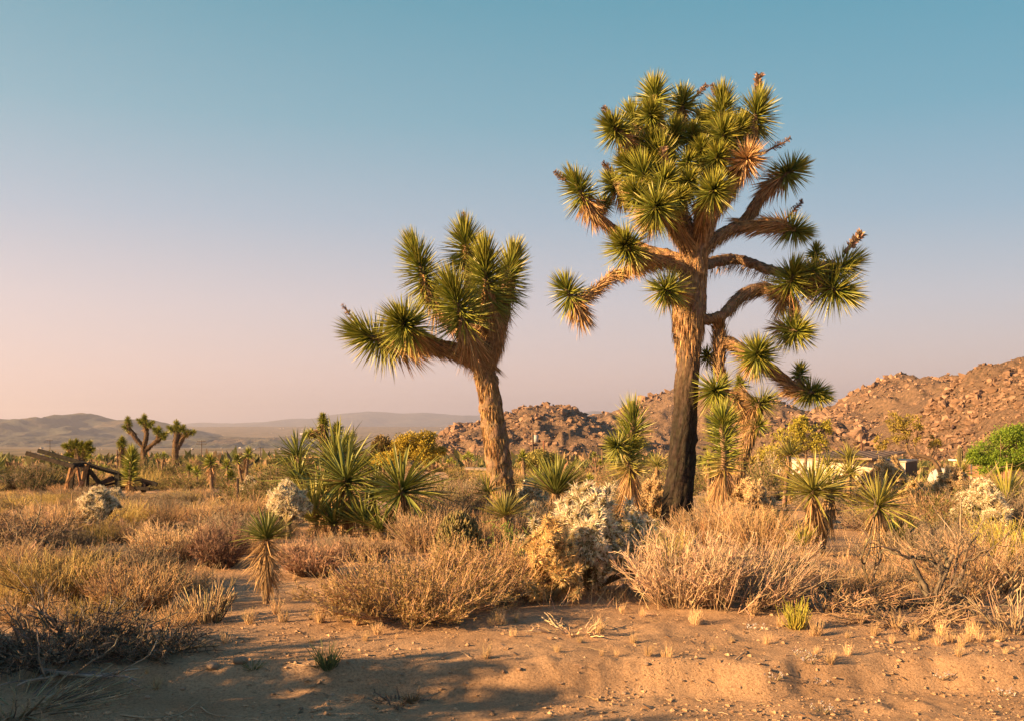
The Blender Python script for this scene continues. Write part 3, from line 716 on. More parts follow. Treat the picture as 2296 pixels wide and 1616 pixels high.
# young, single-column Joshua trees with leaves all the way down
def young(label, base_px, Y, segs, skirt, r, n, seed, leaf_w=.016, skn=420, group=None):
    """segs: axis pixels from skirt foot up; skirt: (top px, bottom px)"""
    rng = np.random.default_rng(seed)
    b0 = onG(base_px, Y)
    root = thing('young_joshua_tree', label, 'tree', tuple(b0), group)
    m = Y/F
    pts = [tuple(b0)]+[tuple(P(x, y, Y+d)) for x, y, d in segs]
    limb(rng, pts, [r*m*.2]+[r*m*.17]*(len(pts)-2)+[r*m*.08], 0, sides=9).build('trunk', M_bark, root)
    ax = catmull([P(x, y, Y+d) for x, y, d in segs], 8)
    k = len(ax); t = (np.arange(n)+.5)/n
    i = np.clip((t*(k-1)).astype(int), 0, k-2); f = (t*(k-1)-i)[:, None]
    c = ax[i]*(1-f)+ax[i+1]*f; tan = norm(ax[i+1]-ax[i])
    u = perp(tan); w = np.cross(tan, u); ph = np.arange(n)*2.39996+rng.normal(size=n)*.3
    rad = np.cos(ph)[:, None]*u+np.sin(ph)[:, None]*w
    th = np.radians(np.interp(t, [0, .15, .8, 1], [102, 82, 58, 6])+rng.normal(size=n)*8)
    mb = MB()
    yel = jit(rng, GREEN*1.25, n, .2)*(1-sstep(.25, 0, t))[:, None]+jit(rng, DEAD, n, .2)*sstep(.25, 0, t)[:, None]
    blades(mb, c+rad*r*m*.1, np.cos(th)[:, None]*tan+np.sin(th)[:, None]*rad, r*m*(.85+.3*rng.random(n)), leaf_w, rng, yel, jit(rng, GREEN2*1.05, n, .2))
    mb.build('leaf_column', M_leaf, root)
    if skn:
        mb = MB(); t = rng.random(skn); y0, y1 = skirt
        x0 = segs[0][0]
        c = np.array([tuple(P(x0+(base_px-x0)*tt, y0+(y1-y0)*tt*.55, Y+segs[0][2]*(1-tt))) for tt in t])
        ph = rng.random(skn)*6.283
        rad = np.stack([np.cos(ph), np.sin(ph), 0*ph], 1)
        e = np.radians(8+26*rng.random(skn)*(1-.3*t))[:, None]
        blades(mb, c+rad*r*m*.16, rad*np.sin(e)+np.array([0, 0, -1])*np.cos(e), (y1-y0)*m*(.3+.3*rng.random(skn)), leaf_w*.9, rng, jit(rng, DEAD, skn, .25), jit(rng, DEAD2, skn, .25))
        mb.build('dead_skirt', M_dead, root)
    return root
young('young Joshua tree with a full green column and hanging brown skirt beside the dark trunk', 1617, 16.2, [(1623, 1058, 0), (1624, 1000, 0), (1621, 955, 0), (1620, 935, 0)], (1050, 1172), 50, 620, 11)
y5 = young('young twisted Joshua tree with a side head, behind the big pale cholla', 1414, 16.4, [(1414, 1060, 0), (1406, 1025, -.05), (1402, 1000, 0), (1420, 965, 0), (1418, 925, 0)], (1050, 1165), 52, 640, 12)
rng = np.random.default_rng(77)
rosette(rng, P(1384, 1000, 16.1), np.array([-.6, -.7, .35]), .2, .33, 170, .016, dead=60)[0].build('leaf_cluster', M_leaf, y5)
young('young Joshua tree with a feathery green column in front of the timber trestle', 292, 33, [(292, 1084, 0), (293, 1050, 0), (296, 1012, 0)], (1080, 1112), 24, 420, 13, leaf_w=.03, skn=160)

# ------------------------------------------------------------------ Mojave yuccas with single leaves
def leaf_mesh(i, c0, c1, curve, twist, mat, fold=.3):
    rng = np.random.default_rng(900+i)
    mb = MB(); st = [(0, .7), (.22, .9), (.5, 1), (.8, .6), (1, .02)]
    v = []; c = []
    for t, w in st:
        ang = twist*t; ca, sa = math.cos(ang), math.sin(ang)
        y0 = curve*t*t
        for s in (-1, 0, 1):
            x, y = s*w*.5, abs(s)*w*fold
            v.append((x*ca-y*sa, (x*sa+y*ca), t)); v[-1] = (v[-1][0], v[-1][1]+0, t)
            c.append(np.array(c0)*(1-t)+np.array(c1)*t)
    v = np.array(v)
    q = [(a*3+j, a*3+j+1, a*3+j+4, a*3+j+3) for a in range(4) for j in range(2)]
    mb.add(v, None, q, np.array(c))
    m = mb.mesh('leaf', mat)
    m['curve'] = curve
    return m
# curve is stored in the mesh as a shear along local Y, in leaf lengths: applied through a second mesh set
def leaf_set(n, c0, c1, curves, mat, ratio, off):
    out = []
    rng = np.random.default_rng(off)
    for i in range(n):
        m = leaf_mesh(off+i, np.array(c0)*(1+.12*rng.normal()), np.array(c1)*(1+.12*rng.normal()), 0, rng.normal()*.25, mat)
        co = np.zeros(len(m.vertices)*3); m.vertices.foreach_get('co', co); co = co.reshape(-1, 3)
        t = co[:, 2].copy()
        cu = curves[i % len(curves)]
        co[:, 0] *= ratio; co[:, 1] *= ratio
        co[:, 1] += -cu*t*t; co[:, 2] -= .5*abs(cu)*abs(cu)*t*t
        m.vertices.foreach_set('co', co.ravel()); m.update(); out.append(m)
    return out
LG = leaf_set(8, (.11, .145, .032), (.24, .24, .05), [0, .03, .08, .16, .05, -.04, .25, .1], M_leafo, .042, 10)
LY = leaf_set(6, (.19, .19, .042), (.33, .29, .065), [0, .05, .1, .2, .0, -.05], M_leafo, .042, 30)
LD = leaf_set(6, (.30, .19, .095), (.44, .29, .14), [.02, .1, -.08, .2, .3, -.15], M_deado, .036, 50)
def place_leaf(me, name, root, p, d, ln, rng, wscale=1.0):
    d = Vector(d).normalized()
    zax = d
    # local -Y bends down: keep the leaf's back toward the sky
    up = Vector((0, 0, 1))
    x = zax.cross(up)
    if x.length < 1e-3: x = Vector((1, 0, 0))
    x.normalize(); y = zax.cross(x)*-1
    y = zax.cross(x); 
    if y.z < 0: x, y = -x, -y
    R = Matrix((x, y, zax)).transposed()
    R = R @ Matrix.Rotation(rng.normal()*.25, 3, 'Z')
    M = R.to_4x4() @ Matrix.Diagonal((ln*wscale, ln*wscale, ln, 1))
    M.translation = Vector(p)-Vector(ROOT[root])
    o = bpy.data.objects.new(name, me)
    C.objects.link(o); o.parent = root; o.matrix_basis = M
    return o
def yucca(label, bx, Y, heads, seed, group=None, pal=LG, by=None):
    """heads: (px,py,leaf px,lean x,lean toward,n green,n dead,skirt px,opt)"""
    rng = np.random.default_rng(seed)
    b0 = onG(bx, Y)
    root = thing('yucca', label, 'yucca', tuple(b0), group)
    m = Y/F
    for (x, y, r, lx, lt, ng, nd, sk, opt) in heads:
        dY = opt.get('dY', 0); ng = int(ng*1.75); nd = int(nd*1.4)
        c = np.array(P(x, y, Y+dY)); a = norm(np.array([lx, -lt, 1.0])); a, u, w = frame(a)
        hb = np.array(opt['from'] if 'from' in opt else tuple(b0))
        mid = (hb+c)/2+np.array([0, 0, 0.02])
        if sk > 0 or opt.get('trunk', True):
            limb(rng, [hb-np.array([0, 0, .03]), mid, c, c+a*r*m*.12], [r*m*.11, r*m*.1, r*m*.085, r*m*.03], 0, sides=9).build('trunk', M_bark, root)
        thmax = opt.get('th', 98)
        for i in range(ng):
            t = (i+.5)/ng; ph = i*2.39996+rng.normal()*.2
            th = math.acos(1-(1-t)*(1-math.cos(math.radians(thmax))))*.93+.03+rng.normal()*.08
            rad = math.cos(ph)*u+math.sin(ph)*w
            d = math.cos(th)*a+math.sin(th)*rad
            ln = r*m*(.72+.42*rng.random())*(1-.12*t)
            pl_ = LD if (rng.random() < .07 and t < .5) else pal
            place_leaf(pl_[rng.integers(len(pl_))], 'leaf', root, c+a*r*m*.15*t+rad*r*m*.05, d, ln, rng, opt.get('w', 1)*1.3*(.8+.4*rng.random()))
        down = norm(hb-c)
        for i in range(nd):
            t = rng.random(); ph = rng.random()*6.283
            rad = np.array([math.cos(ph), math.sin(ph), 0])
            e = math.radians(5+opt.get('flare', 26)*1.25*rng.random()**.9*(1-.35*t)+(55*rng.random() if rng.random() < .12 else 0))
            d = math.cos(e)*down+math.sin(e)*rad
            st = c+down*sk*m*.62*t+rad*r*m*.09
            place_leaf(LD[rng.integers(len(LD))], 'dead_leaf', root, st, d, min(r*m*(.6+.35*rng.random()), max(.15, (st[2]-b0[2])*1.02/max(.3, math.cos(e)))), rng, .9)
    return root
yucca('small yucca with a pale straw skirt standing alone on open sand', 598, 9.35, [(598, 1210, 76, 0, .1, 95, 240, 132, {'th': 84, 'w': .8, 'flare': 72})], 1, pal=LG)
yucca('tall multi-headed yucca clump rising left of the spreading one', 745, 16.6, [(754, 1042, 108, .1, .1, 62, 40, 120, {'w': .85}), (668, 1026, 72, -.4, 0, 50, 30, 70, {'dY': .5}), (672, 1080, 84, -.45, .2, 46, 22, 60, {'dY': .2}), (782, 1018, 60, .3, 0, 36, 20, 60, {'dY': .9})], 2)
yucca('broad yucca with a drooping grey skirt between two green clumps', 778, 15.4, [(776, 1085, 120, .02, .2, 66, 80, 100, {'th': 104, 'flare': 30})], 3)
yucca('spreading dark yucca with a splayed grey skirt nearest the leaning tree', 900, 15.0, [(900, 1108, 124, .05, .2, 72, 80, 92, {'th': 104, 'flare': 34})], 4)
yucca('upright stemless yucca fan left of the broad grey-skirted one', 702, 15.2, [(705, 1172, 112, -.18, .1, 40, 16, 20, {'th': 55})], 5, pal=LY)
yucca('stemless green yucca fan between the two grey-skirted yuccas', 850, 14.7, [(852, 1192, 72, .1, .2, 40, 14, 15, {'th': 75})], 6)
yucca('leaning green yucca filling the middle of the tall clump', 725, 16.0, [(722, 1112, 84, -.2, .2, 50, 40, 60, {'th': 100})], 22)
yucca('dark green yucca crowding between broad and spreading yuccas', 838, 16.2, [(836, 1120, 90, .1, .1, 46, 40, 60, {'th': 100})], 23)
yucca('low dark yucca fan at the left foot of the broad yucca', 748, 15.0, [(750, 1178, 92, -.15, .15, 36, 16, 15, {'th': 82})], 24)
yucca('low dark yucca fan at the right foot of the broad yucca', 818, 14.9, [(818, 1180, 88, .12, .15, 36, 16, 15, {'th': 82})], 25)
yucca('low yucca fan at the right foot of the spreading dark yucca', 932, 14.8, [(930, 1188, 70, .2, .15, 30, 16, 15, {'th': 82})], 26)
yucca('small yellow-green yucca right in front of the leaning trunk', 1134, 13.2, [(1133, 1158, 68, 0, .15, 92, 50, 66, {'th': 88, 'w': .66})], 7, pal=LY)
yucca('dense upright dark green yucca just right of the leaning trunk', 1246, 16.8, [(1246, 1108, 98, .04, .1, 110, 40, 46, {'th': 70, 'w': .62})], 8)
yucca('small yucca tucked at the foot of the leaning trunk', 1092, 17.5, [(1094, 1105, 52, -.25, .2, 40, 12, 30, {})], 9, pal=LY)
yucca('wide two-headed yucca with a thick shaggy trunk before the white building', 1838, 12.6, [(1823, 1108, 102, -.12, .3, 60, 90, 92, {'th': 106, 'flare': 16}), (1862, 1104, 80, .35, -.1, 44, 60, 92, {'dY': .35, 'th': 106, 'flare': 14})], 10, pal=LY)
yucca('yucca with curled pale leaves and a long brown skirt beside the thick-trunked one', 1962, 12.0, [(1968, 1138, 92, .02, .3, 58, 120, 110, {'th': 104, 'flare': 24})], 11, pal=LY)
yucca('stemless green yucca fan at the foot of the long-skirted one', 2010, 12.1, [(2012, 1222, 84, .15, .2, 36, 8, 10, {'th': 70})], 12)
yucca('yellow-green stemless yucca fan left of the thick-trunked one', 1796, 12.4, [(1800, 1226, 58, -.1, .2, 30, 8, 10, {'th': 65})], 13, pal=LY)
yucca('spiky yellow-green yucca in front of the bright green tree', 2258, 18.0, [(2256, 1128, 92, -.05, .25, 60, 30, 40, {'th': 100})], 14, pal=LY)
yucca('tall thin yucca with heads stacked one above another before the white building', 1902, 21.0, [(1905, 1062, 46, 0, .3, 50, 30, 70, {}), (1903, 1030, 44, .1, .1, 46, 20, 40, {'dY': .4}), (1858, 1044, 40, -.3, 0, 40, 20, 40, {'dY': .6})], 15, pal=LY)
yucca('lone yucca head on a leaning stalk left of the white building', 1758, 24.0, [(1770, 1022, 46, .1, .15, 54, 36, 40, {})], 16, pal=LY)
yucca('yucca growing beside the column cactus', 2152, 30.0, [(2155, 1062, 44, 0, .2, 50, 10, 20, {})], 17, pal=LY)
yucca('low yucca fan behind the brown-tinged cholla clump', 2058, 21.0, [(2058, 1108, 46, .05, .2, 40, 8, 12, {})], 18, pal=LY)
yucca('low yucca fan between the brown cholla and the big pale cholla', 2172, 20.0, [(2172, 1118, 42, .05, .2, 40, 8, 12, {})], 19, pal=LY)
yucca('yucca peeking out from behind the dark bare trunk', 1474, 24.0, [(1474, 1046, 38, .0, .2, 46, 14, 20, {})], 20, pal=LY)
yucca('dark green yucca in the brush left of the raised trestle beams', -14, 26.0, [(-14, 1062, 52, .1, .2, 50, 20, 30, {})], 21)

# ------------------------------------------------------------------ mid-distance yuccas and Joshua trees (leaf clusters in one mesh)
def far_yucca(label, bx, Y, heads, seed, pal=1.0, group=None, name='yucca', cat='yucca', lw=.035):
    rng = np.random.default_rng(seed)
    b0 = onG(bx, Y); root = thing(name, label, cat, tuple(b0), group); m = Y/F
    tr = MB()
    for (x, y, r, lx, lt, n, nd, fx) in heads:
        c = np.array(P(x, y, Y)); a = norm(np.array([lx, -lt, 1.0]))
        f = np.array(b0) if fx is None else np.array(P(fx[0], fx[1], Y))
        tubes(tr, catmull([f, (f+c)/2+a*r*m*.1, c], 4), np.linspace(r*m*.2, r*m*.13, 9), 7, BARK*.8, cap=True)
        mg, md = rosette(rng, c, a, r*m*.5, r*m, n, lw, green=GREEN*pal, green2=GREEN2*pal, dead=nd, th0=105, collar=1.0)
        mg.build('leaf_cluster', M_leaf, root)
        if nd: md.build('dead_leaves', M_dead, root)
    tr.build('trunk', M_bark, root)
    return root
far_yucca('shaggy yucca with a hanging brown skirt beside a power pole', 475, 36, [(472, 1034, 24, 0, .2, 110, 130, None)], 31)
far_yucca('two-headed yucca near the dark fence post', 548, 38, [(556, 1018, 22, .2, .1, 90, 50, None), (532, 1030, 20, -.3, .2, 80, 40, None)], 32)
far_yucca('low yucca at the foot of the two-headed yucca', 510, 40, [(510, 1044, 22, 0, .3, 80, 20, None), (518, 1068, 24, .1, .3, 80, 10, None)], 33)
far_yucca('low yucca fan beneath the slender forked Joshua tree', 424, 46, [(424, 1052, 20, 0, .3, 80, 10, None)], 34, pal=1.2)
far_yucca('squat round yucca right of the slender forked Joshua tree', 442, 42, [(442, 1058, 20, 0, .3, 80, 10, None)], 35, pal=1.3)
far_yucca('yucca pair on short brown stems right of the wide forked Joshua tree', 360, 60, [(367, 1022, 15, .1, .2, 70, 40, None), (352, 1022, 11, -.2, .2, 50, 40, None)], 36, pal=1.2)
far_yucca('small yucca standing behind the trestle beams', 232, 44, [(232, 1056, 18, 0, .2, 70, 20, None)], 37, pal=1.2)
far_yucca('little yucca seen over the brush right of the trestle beams', 205, 62, [(203, 1024, 10, 0, .2, 50, 10, None), (222, 1026, 9, .2, .2, 50, 10, None)], 38)
far_yucca('small green yucca on the plain left of the round olive bush', 1050, 60, [(1050, 1018, 12, 0, .2, 60, 20, None), (1042, 1026, 10, -.3, .2, 60, 10, None), (1058, 1024, 10, .3, .2, 60, 10, None)], 39, pal=1.6, name='joshua_tree', cat='tree')
far_yucca('little Joshua tree with a knobbly yellowish crown on the plain', 1012, 75, [(1012, 1030, 8, 0, .2, 50, 10, None), (1005, 1034, 7, -.4, .2, 50, 10, None), (1019, 1036, 7, .4, .2, 50, 5, None)], 40, pal=1.6, name='joshua_tree', cat='tree')
far_yucca('dark-headed small Joshua tree beyond the dense upright yucca', 1340, 55, [(1333, 1020, 11, -.3, .2, 60, 10, None), (1345, 1036, 10, .2, .3, 60, 20, None), (1360, 1032, 9, .4, .2, 50, 10, None)], 42, pal=.9, name='joshua_tree', cat='tree')
far_yucca('low yucca clump beyond the big pale cholla', 1320, 30, [(1322, 1078, 22, 0, .2, 70, 20, None)], 43, pal=1.2)
far_yucca('small yucca just right of the leaning trunk on the plain', 1178, 40, [(1172, 1024, 24, .1, .2, 80, 30, None)], 44)
far_yucca('yucca among pale chollas right of the leaning trunk', 1205, 24, [(1208, 1080, 40, 0, .2, 60, 10, None)], 45, pal=1.3, lw=.03)
far_yucca('small joshua seedling at the edge of the yellow tree', 1124, 70, [(1124, 1028, 10, 0, .2, 60, 10, None)], 46, pal=1.4)
far_yucca('thin yucca behind the slim crooked tree', 1590, 34, [(1588, 1030, 26, 0, .2, 70, 40, None), (1600, 1052, 22, .2, .2, 60, 30, None)], 47, pal=1.3)
far_yucca('brown-skirted yucca by the pale bare stems', 1700, 26, [(1772, 1100, 26, .0, .2, 50, 70, (1772, 1120))], 48)

m_ = lambda x, y: ((x/3.28)/1.784, (y/3.28+1600)/1.784)
def far_joshua(label, bx, Y, limbs, heads, seed, pal=1.0, lw=.04):
    rng = np.random.default_rng(seed)
    b0 = onG(bx, Y); root = thing('joshua_tree', label, 'tree', tuple(b0)); m = Y/F
    for i, (pts, rad) in enumerate(limbs):
        w = [tuple(b0)]*(i == 0)+[tuple(P(x, y, Y)) for x, y in pts]
        rr = [rad[0]*1.1*m]*(i == 0)+list(np.interp(np.linspace(0, 1, len(pts)), [0, 1], rad)*m)
        limb(rng, w, rr, 130, tl=.3, tw=.03, sides=9, tcol=DEAD*.45, tcol2=DEAD*.6, col=BARK*.5).build('trunk' if i == 0 else 'branch', M_bark, root)
    for (x, y, r, ax, ay) in heads:
        mg, md = rosette(rng, P(x, y, Y), np.array([ax, -.2, ay]), r*m*.8, r*m*1.25, 150, lw*1.2, green=GREEN*pal, green2=GREEN2*pal, dead=50, collar=1.1)
        g = mg.build('leaf_cluster', M_leaf, root); sub(g, root); md.build('dead_leaves', M_dead, g)
    return root
far_joshua('wide three-forked Joshua tree on the left plain', m_(1900, 950)[0], 88,
 [([m_(1895, 780), m_(1885, 650), m_(1885, 590)], [6, 5]), ([m_(1880, 610), m_(1790, 510), m_(1740, 430), m_(1690, 370), m_(1685, 290)], [5.5, 4.5]), ([m_(1885, 600), m_(1915, 500), m_(1920, 380), m_(1900, 280)], [5.5, 4.5]), ([m_(1905, 660), m_(1970, 600), m_(2060, 530), m_(2120, 480)], [5, 4]), ([m_(2060, 530), m_(2075, 470), m_(2080, 410)], [4, 3.5])],
 [(*m_(1680, 270), 11, 0, 1), (*m_(1660, 365), 11, -.8, .5), (*m_(1690, 310), 10, 0, 1), (*m_(1895, 240), 11, 0, 1), (*m_(1850, 280), 10, -.8, .5), (*m_(1980, 310), 10, .8, .6), (*m_(1915, 320), 10, 0, 1), (*m_(2085, 400), 11, .1, 1), (*m_(2040, 395), 8, -.6, .7), (*m_(2150, 450), 11, .8, .5), (*m_(2140, 490), 8, .5, -.2)], 51)
q_ = lambda x, y: ((x/2.087)/1.784, (y/2.087+1600)/1.784)
far_joshua('slender forked Joshua tree beside the wide three-forked one', q_(1462, 560)[0], 84,
 [([q_(1465, 480), q_(1465, 400), q_(1470, 330), q_(1480, 260)], [7.5, 6]), ([q_(1475, 410), q_(1500, 360), q_(1530, 300), q_(1560, 280), q_(1600, 265)], [5.5, 4])],
 [(*q_(1475, 205), 11, 0, 1), (*q_(1430, 240), 11, -.8, .5), (*q_(1520, 240), 11, .5, .8), (*q_(1480, 235), 11, 0, 1), (*q_(1560, 275), 10, .4, .6), (*q_(1605, 268), 10, .9, .4)], 52)
far_joshua('bushy flat-crowned Joshua tree behind the raised trestle beams', 182, 70,
 [([q_(655, 480), q_(650, 440), q_(640, 400)], [9, 7]), ([q_(690, 500), q_(700, 440), q_(720, 400)], [7, 5]), ([q_(650, 440), q_(590, 420), q_(560, 400)], [5, 4])],
 [(*q_(x, y), 11, a, b_) for x, y, a, b_ in ((560, 385, -.9, .3), (600, 365, -.3, 1), (640, 360, 0, 1), (680, 380, .2, 1), (720, 385, .3, 1), (755, 415, .9, .2), (700, 430, .4, .2), (620, 400, -.2, .5), (575, 455, -.6, -.2), (620, 460, 0, .3), (660, 420, 0, .5), (715, 460, .5, -.2), (740, 370, .5, .8))], 53, pal=.9)
far_joshua('thin single-headed Joshua tree left of the wide three-forked one', q_(1010, 520)[0], 66, [([q_(1012, 470), q_(1014, 420), q_(1018, 370)], [5, 5])], [(*q_(1020, 345), 13, 0, 1), (*q_(1012, 380), 12, -.5, .6)], 54)
k_ = lambda x, y: ((x/1.796+1000)/1.784, (y/1.796+1600)/1.784)
far_joshua('Joshua tree with a drooping dry head rising above the yucca clump', 735, 27,
 [([k_(560, 420), k_(545, 330), k_(535, 250), k_(525, 170)], [9, 8]), ([k_(545, 300), k_(500, 250), k_(460, 235), k_(430, 255)], [7, 6]), ([k_(555, 350), k_(590, 280), k_(625, 230)], [7, 6]), ([k_(560, 380), k_(640, 320), k_(700, 285)], [7, 5])],
 [(*k_(525, 140), 16, -.1, 1), (*k_(530, 180), 16, 0, 1), (*k_(625, 210), 17, .1, 1), (*k_(708, 280), 20, .5, .8), (*k_(430, 240), 15, -.9, -.2)], 55, lw=.022)

# ------------------------------------------------------------------ chollas
def joint_mesh(i, spine, core, dens=130, R=.2, L=1.0, low=False):
    """one spiny stem joint of unit length"""
    rng = np.random.default_rng(700+i)
    mb = MB()
    s = np.linspace(0, 1, 6)
    if low: s = s[[0, 1, 3, 5]]; R = .24
    tubes(mb, np.stack([0*s+.04*np.sin(s*3+i), 0*s, s], 1), R*(np.array([.6, .95, 1, .3]) if low else np.array([.6, .95, 1, 1, .85, .3])), 5 if low else 7, core, cap=True)
    t = rng.random(dens)**.85; ph = rng.random(dens)*6.283
    rad = np.stack([np.cos(ph), np.sin(ph), 0*ph], 1)
    b0 = rad*R*.8+np.stack([0*t, 0*t, t], 1)
    d = rad+np.stack([.5*rng.normal(size=dens), .5*rng.normal(size=dens), .25+1.2*np.clip(t-.75, 0, 1)*3+.4*rng.normal(size=dens)], 1)
    slivers(mb, b0, d, .28+.2*rng.random(dens), .09 if low else .06, rng, jit(rng, spine, dens, .18))
    return mb
SPINE_P, SPINE_Y, SPINE_B = (.78, .67, .48), (.72, .50, .22), (.62, .44, .24)
CORE = (.22, .175, .08)
JP = [joint_mesh(i, SPINE_P, CORE, dens=105) for i in range(5)]
JY = [joint_mesh(i+5, SPINE_Y, CORE) for i in range(4)]
JB = [joint_mesh(i+9, SPINE_B, (.32, .235, .12), dens=90) for i in range(4)]
JM = {'p': [j.mesh('joint', M_cact) for j in JP], 'y': [j.mesh('joint', M_cact) for j in JY], 'b': [j.mesh('joint', M_cact) for j in JB]}
JS = {'p': [joint_mesh(i+20, SPINE_P, CORE, dens=55, low=True) for i in range(3)], 'y': [joint_mesh(i+24, SPINE_Y, CORE, dens=55, low=True) for i in range(3)], 'b': [joint_mesh(i+28, SPINE_B, (.32, .235, .12), dens=48, low=True) for i in range(3)]}
def cholla_joints(rng, w, h, n, jl, dome=True):
    """joint frames filling a domed bush of width w and height h (base at origin)"""
    out = []
    trunks = []
    tips = []
    for i in range(max(5, n//22)):
        ph = rng.random()*6.283; th = rng.random()**.6*1.15
        d = np.array([math.cos(ph)*math.sin(th), math.sin(ph)*math.sin(th), math.cos(th)])
        L = .42*(w*.5*math.sin(th)+h*math.cos(th))*(.7+.4*rng.random())
        e = d*L*np.array([1, 1, 1]); e[2] = max(e[2], .12*h)
        trunks.append((np.zeros(3), e)); tips.append((e, d))
    fr = tips[:]
    while len(out) < n and fr:
        j = rng.integers(len(fr)); p, d = fr.pop(j) if rng.random() < .35 and len(fr) > 8 else fr[j]
        nd = norm(d+.75*rng.normal(size=3)+np.array([0, 0, .22]))
        L = jl*(.75+.5*rng.random())
        e = p+nd*L
        lm = .64+.46*vnoise(math.atan2(e[1], e[0])*2.2+w*7, e[2]/h*3.0+h*11, 3); ww = w*lm; hh = h*(.72+.36*vnoise(e[0]/w*4+9, e[1]/w*4+h, 8))
        q = (e[0]/(ww*.5))**2+(e[1]/(ww*.5))**2
        if q > 1 or e[2] > hh*math.sqrt(max(0, 1-q*.75)) or e[2] < .06*h: 
            fr.append((p, norm(d+rng.normal(size=3)*.4))) if rng.random() < .5 and len(fr) < 4 else None
            if not fr: fr = tips[:]
            continue
        out.append((p, nd, L)); fr.append((e, nd))
    return out, trunks
def jmat(p, d, L, wd, rng):
    z = Vector(d); x = z.orthogonal().normalized(); y = z.cross(x)
    R = Matrix((x, y, z)).transposed() @ Matrix.Rotation(rng.random()*6.28, 3, 'Z')
    M = R.to_4x4() @ Matrix.Diagonal((wd, wd, L, 1)); M.translation = Vector(p); return M
def cholla(label, px, Y, wpx, hpx, n, kind, seed, jl=.13, single=True, group=None, lift=0, wd=.85, trunk_h=0.0):
    if not single: wpx *= 1.25; hpx *= 1.15
    rng = np.random.default_rng(seed); m = Y/F
    b0 = onG(px, Y); root = thing('cholla', label, 'cactus', tuple(b0), group)
    js, tk = cholla_joints(rng, wpx*m, hpx*m-trunk_h, n, jl)
    tm = MB()
    up = np.array([0, 0, trunk_h])
    if trunk_h: tubes(tm, np.array([[0, 0, -.03], [.02, .01, trunk_h*.5], [0, 0, trunk_h+.05]]), np.array([.05, .04, .04]), 8, (.13, .10, .06))
    for a, e in tk: tubes(tm, np.array([a+up, (a+e)/2+up+rng.normal(size=3)*.02, e+up]), np.array([.032, .026, .022]), 6, (.17, .13, .07))
    tm.build('trunk', M_bark, root, off=(0, 0, 0))
    if single:
        for p, d, L in js:
            o = bpy.data.objects.new('joint', JM[kind][rng.integers(len(JM[kind]))]); C.objects.link(o); o.parent = root
            o.matrix_basis = jmat(p+up, d, L, jl*wd*(.85+.3*rng.random()), rng)
    else:
        mb = MB()
        for p, d, L in js:
            j = JS[kind][rng.integers(len(JS[kind]))]; M = np.array(jmat(p+up, d, L, jl*wd, rng))
            v = np.concatenate(j.v)@M[:3, :3].T+M[:3, 3]
            mb.add(v, np.concatenate(j.t), np.concatenate(j.q), np.concatenate(j.c))
        mb.build('joints', M_cact, root, off=(0, 0, 0), kind='stuff')
    return root
cholla('biggest pale cholla, a wide spiny mound left of the dark trunk', 1322, 10.0, 360, 250, 300, 'p', 61, jl=.18)
cholla('low golden cholla lobe at the front of the biggest pale cholla', 1236, 9.15, 180, 190, 190, 'y', 62, jl=.14)
cholla('rounded pale cholla on a short trunk in front of the trestle', 224, 15.2, 122, 118, 220, 'p', 63, jl=.115, trunk_h=.22)
cholla('small pale cholla close to the trestle feet', 258, 24, 50, 40, 110, 'p', 64, jl=.12, single=False)
cholla('pale cholla on a dark stalk left of the yucca clump', 645, 14.6, 120, 136, 220, 'p', 65, jl=.115, trunk_h=.26)
cholla('pale cholla leaning out of a leafy green shrub', 562, 24, 56, 66, 170, 'p', 66, jl=.13, single=False)
cholla('little cholla between the stalked cholla and the green shrub', 606, 21, 44, 40, 90, 'b', 67, jl=.12, single=False)
cholla('small cholla in dry grass near the dark fence post', 495, 21, 40, 36, 70, 'y', 68, jl=.12, single=False)
cholla('pale cholla behind the dense upright yucca', 1192, 20, 70, 80, 190, 'p', 69, jl=.13, single=False)
cholla('pale cholla wedged between the leaning trunk and the upright yucca', 1200, 16, 60, 62, 150, 'p', 70, jl=.12, single=False)
cholla('brownish cholla right of the young Joshua tree skirt', 1690, 16, 110, 110, 260, 'b', 71, jl=.13, single=False)
cholla('brownish cholla just behind the dark trunk base', 1470, 19, 70, 90, 200, 'b', 72, jl=.13, single=False)
cholla('broad cholla clump against the white building wall', 1978, 25, 130, 92, 300, 'b', 73, jl=.15, single=False)
cholla('upright cholla in front of the dark corrugated end wall', 2008, 26, 46, 100, 130, 'b', 74, jl=.15, single=False)
cholla('rounded cholla below the broad cholla clump', 2056, 18, 86, 78, 240, 'y', 75, jl=.13, single=False)
cholla('dark brown cholla in front of the white domed trailer', 2140, 23, 80, 90, 240, 'b', 76, jl=.14, single=False)
cholla('big pale cholla mound below the bright green tree', 2208, 15.2, 155, 125, 290, 'p', 77, jl=.14)
cholla('brown cholla by the pale bare stems', 1622, 26, 60, 60, 150, 'b', 78, jl=.15, single=False)
cholla('small brown cholla left of the lone leaning yucca', 1662, 28, 50, 64, 150, 'b', 79, jl=.15, single=False)
cholla('pale cholla in the brush beyond the biggest pale cholla', 1380, 22, 60, 56, 150, 'p', 80, jl=.13, single=False)
cholla('distant pale cholla left of the leaning trunk', 975, 38, 50, 34, 120, 'p', 81, jl=.18, single=False)
cholla('distant tan cholla near the old roof sheet', 1068, 34, 46, 36, 110, 'b', 82, jl=.18, single=False)
cholla('spiny cholla stub at the foot of the grey skeleton shrub', 2240, 13.0, 60, 66, 150, 'y', 83, jl=.11)
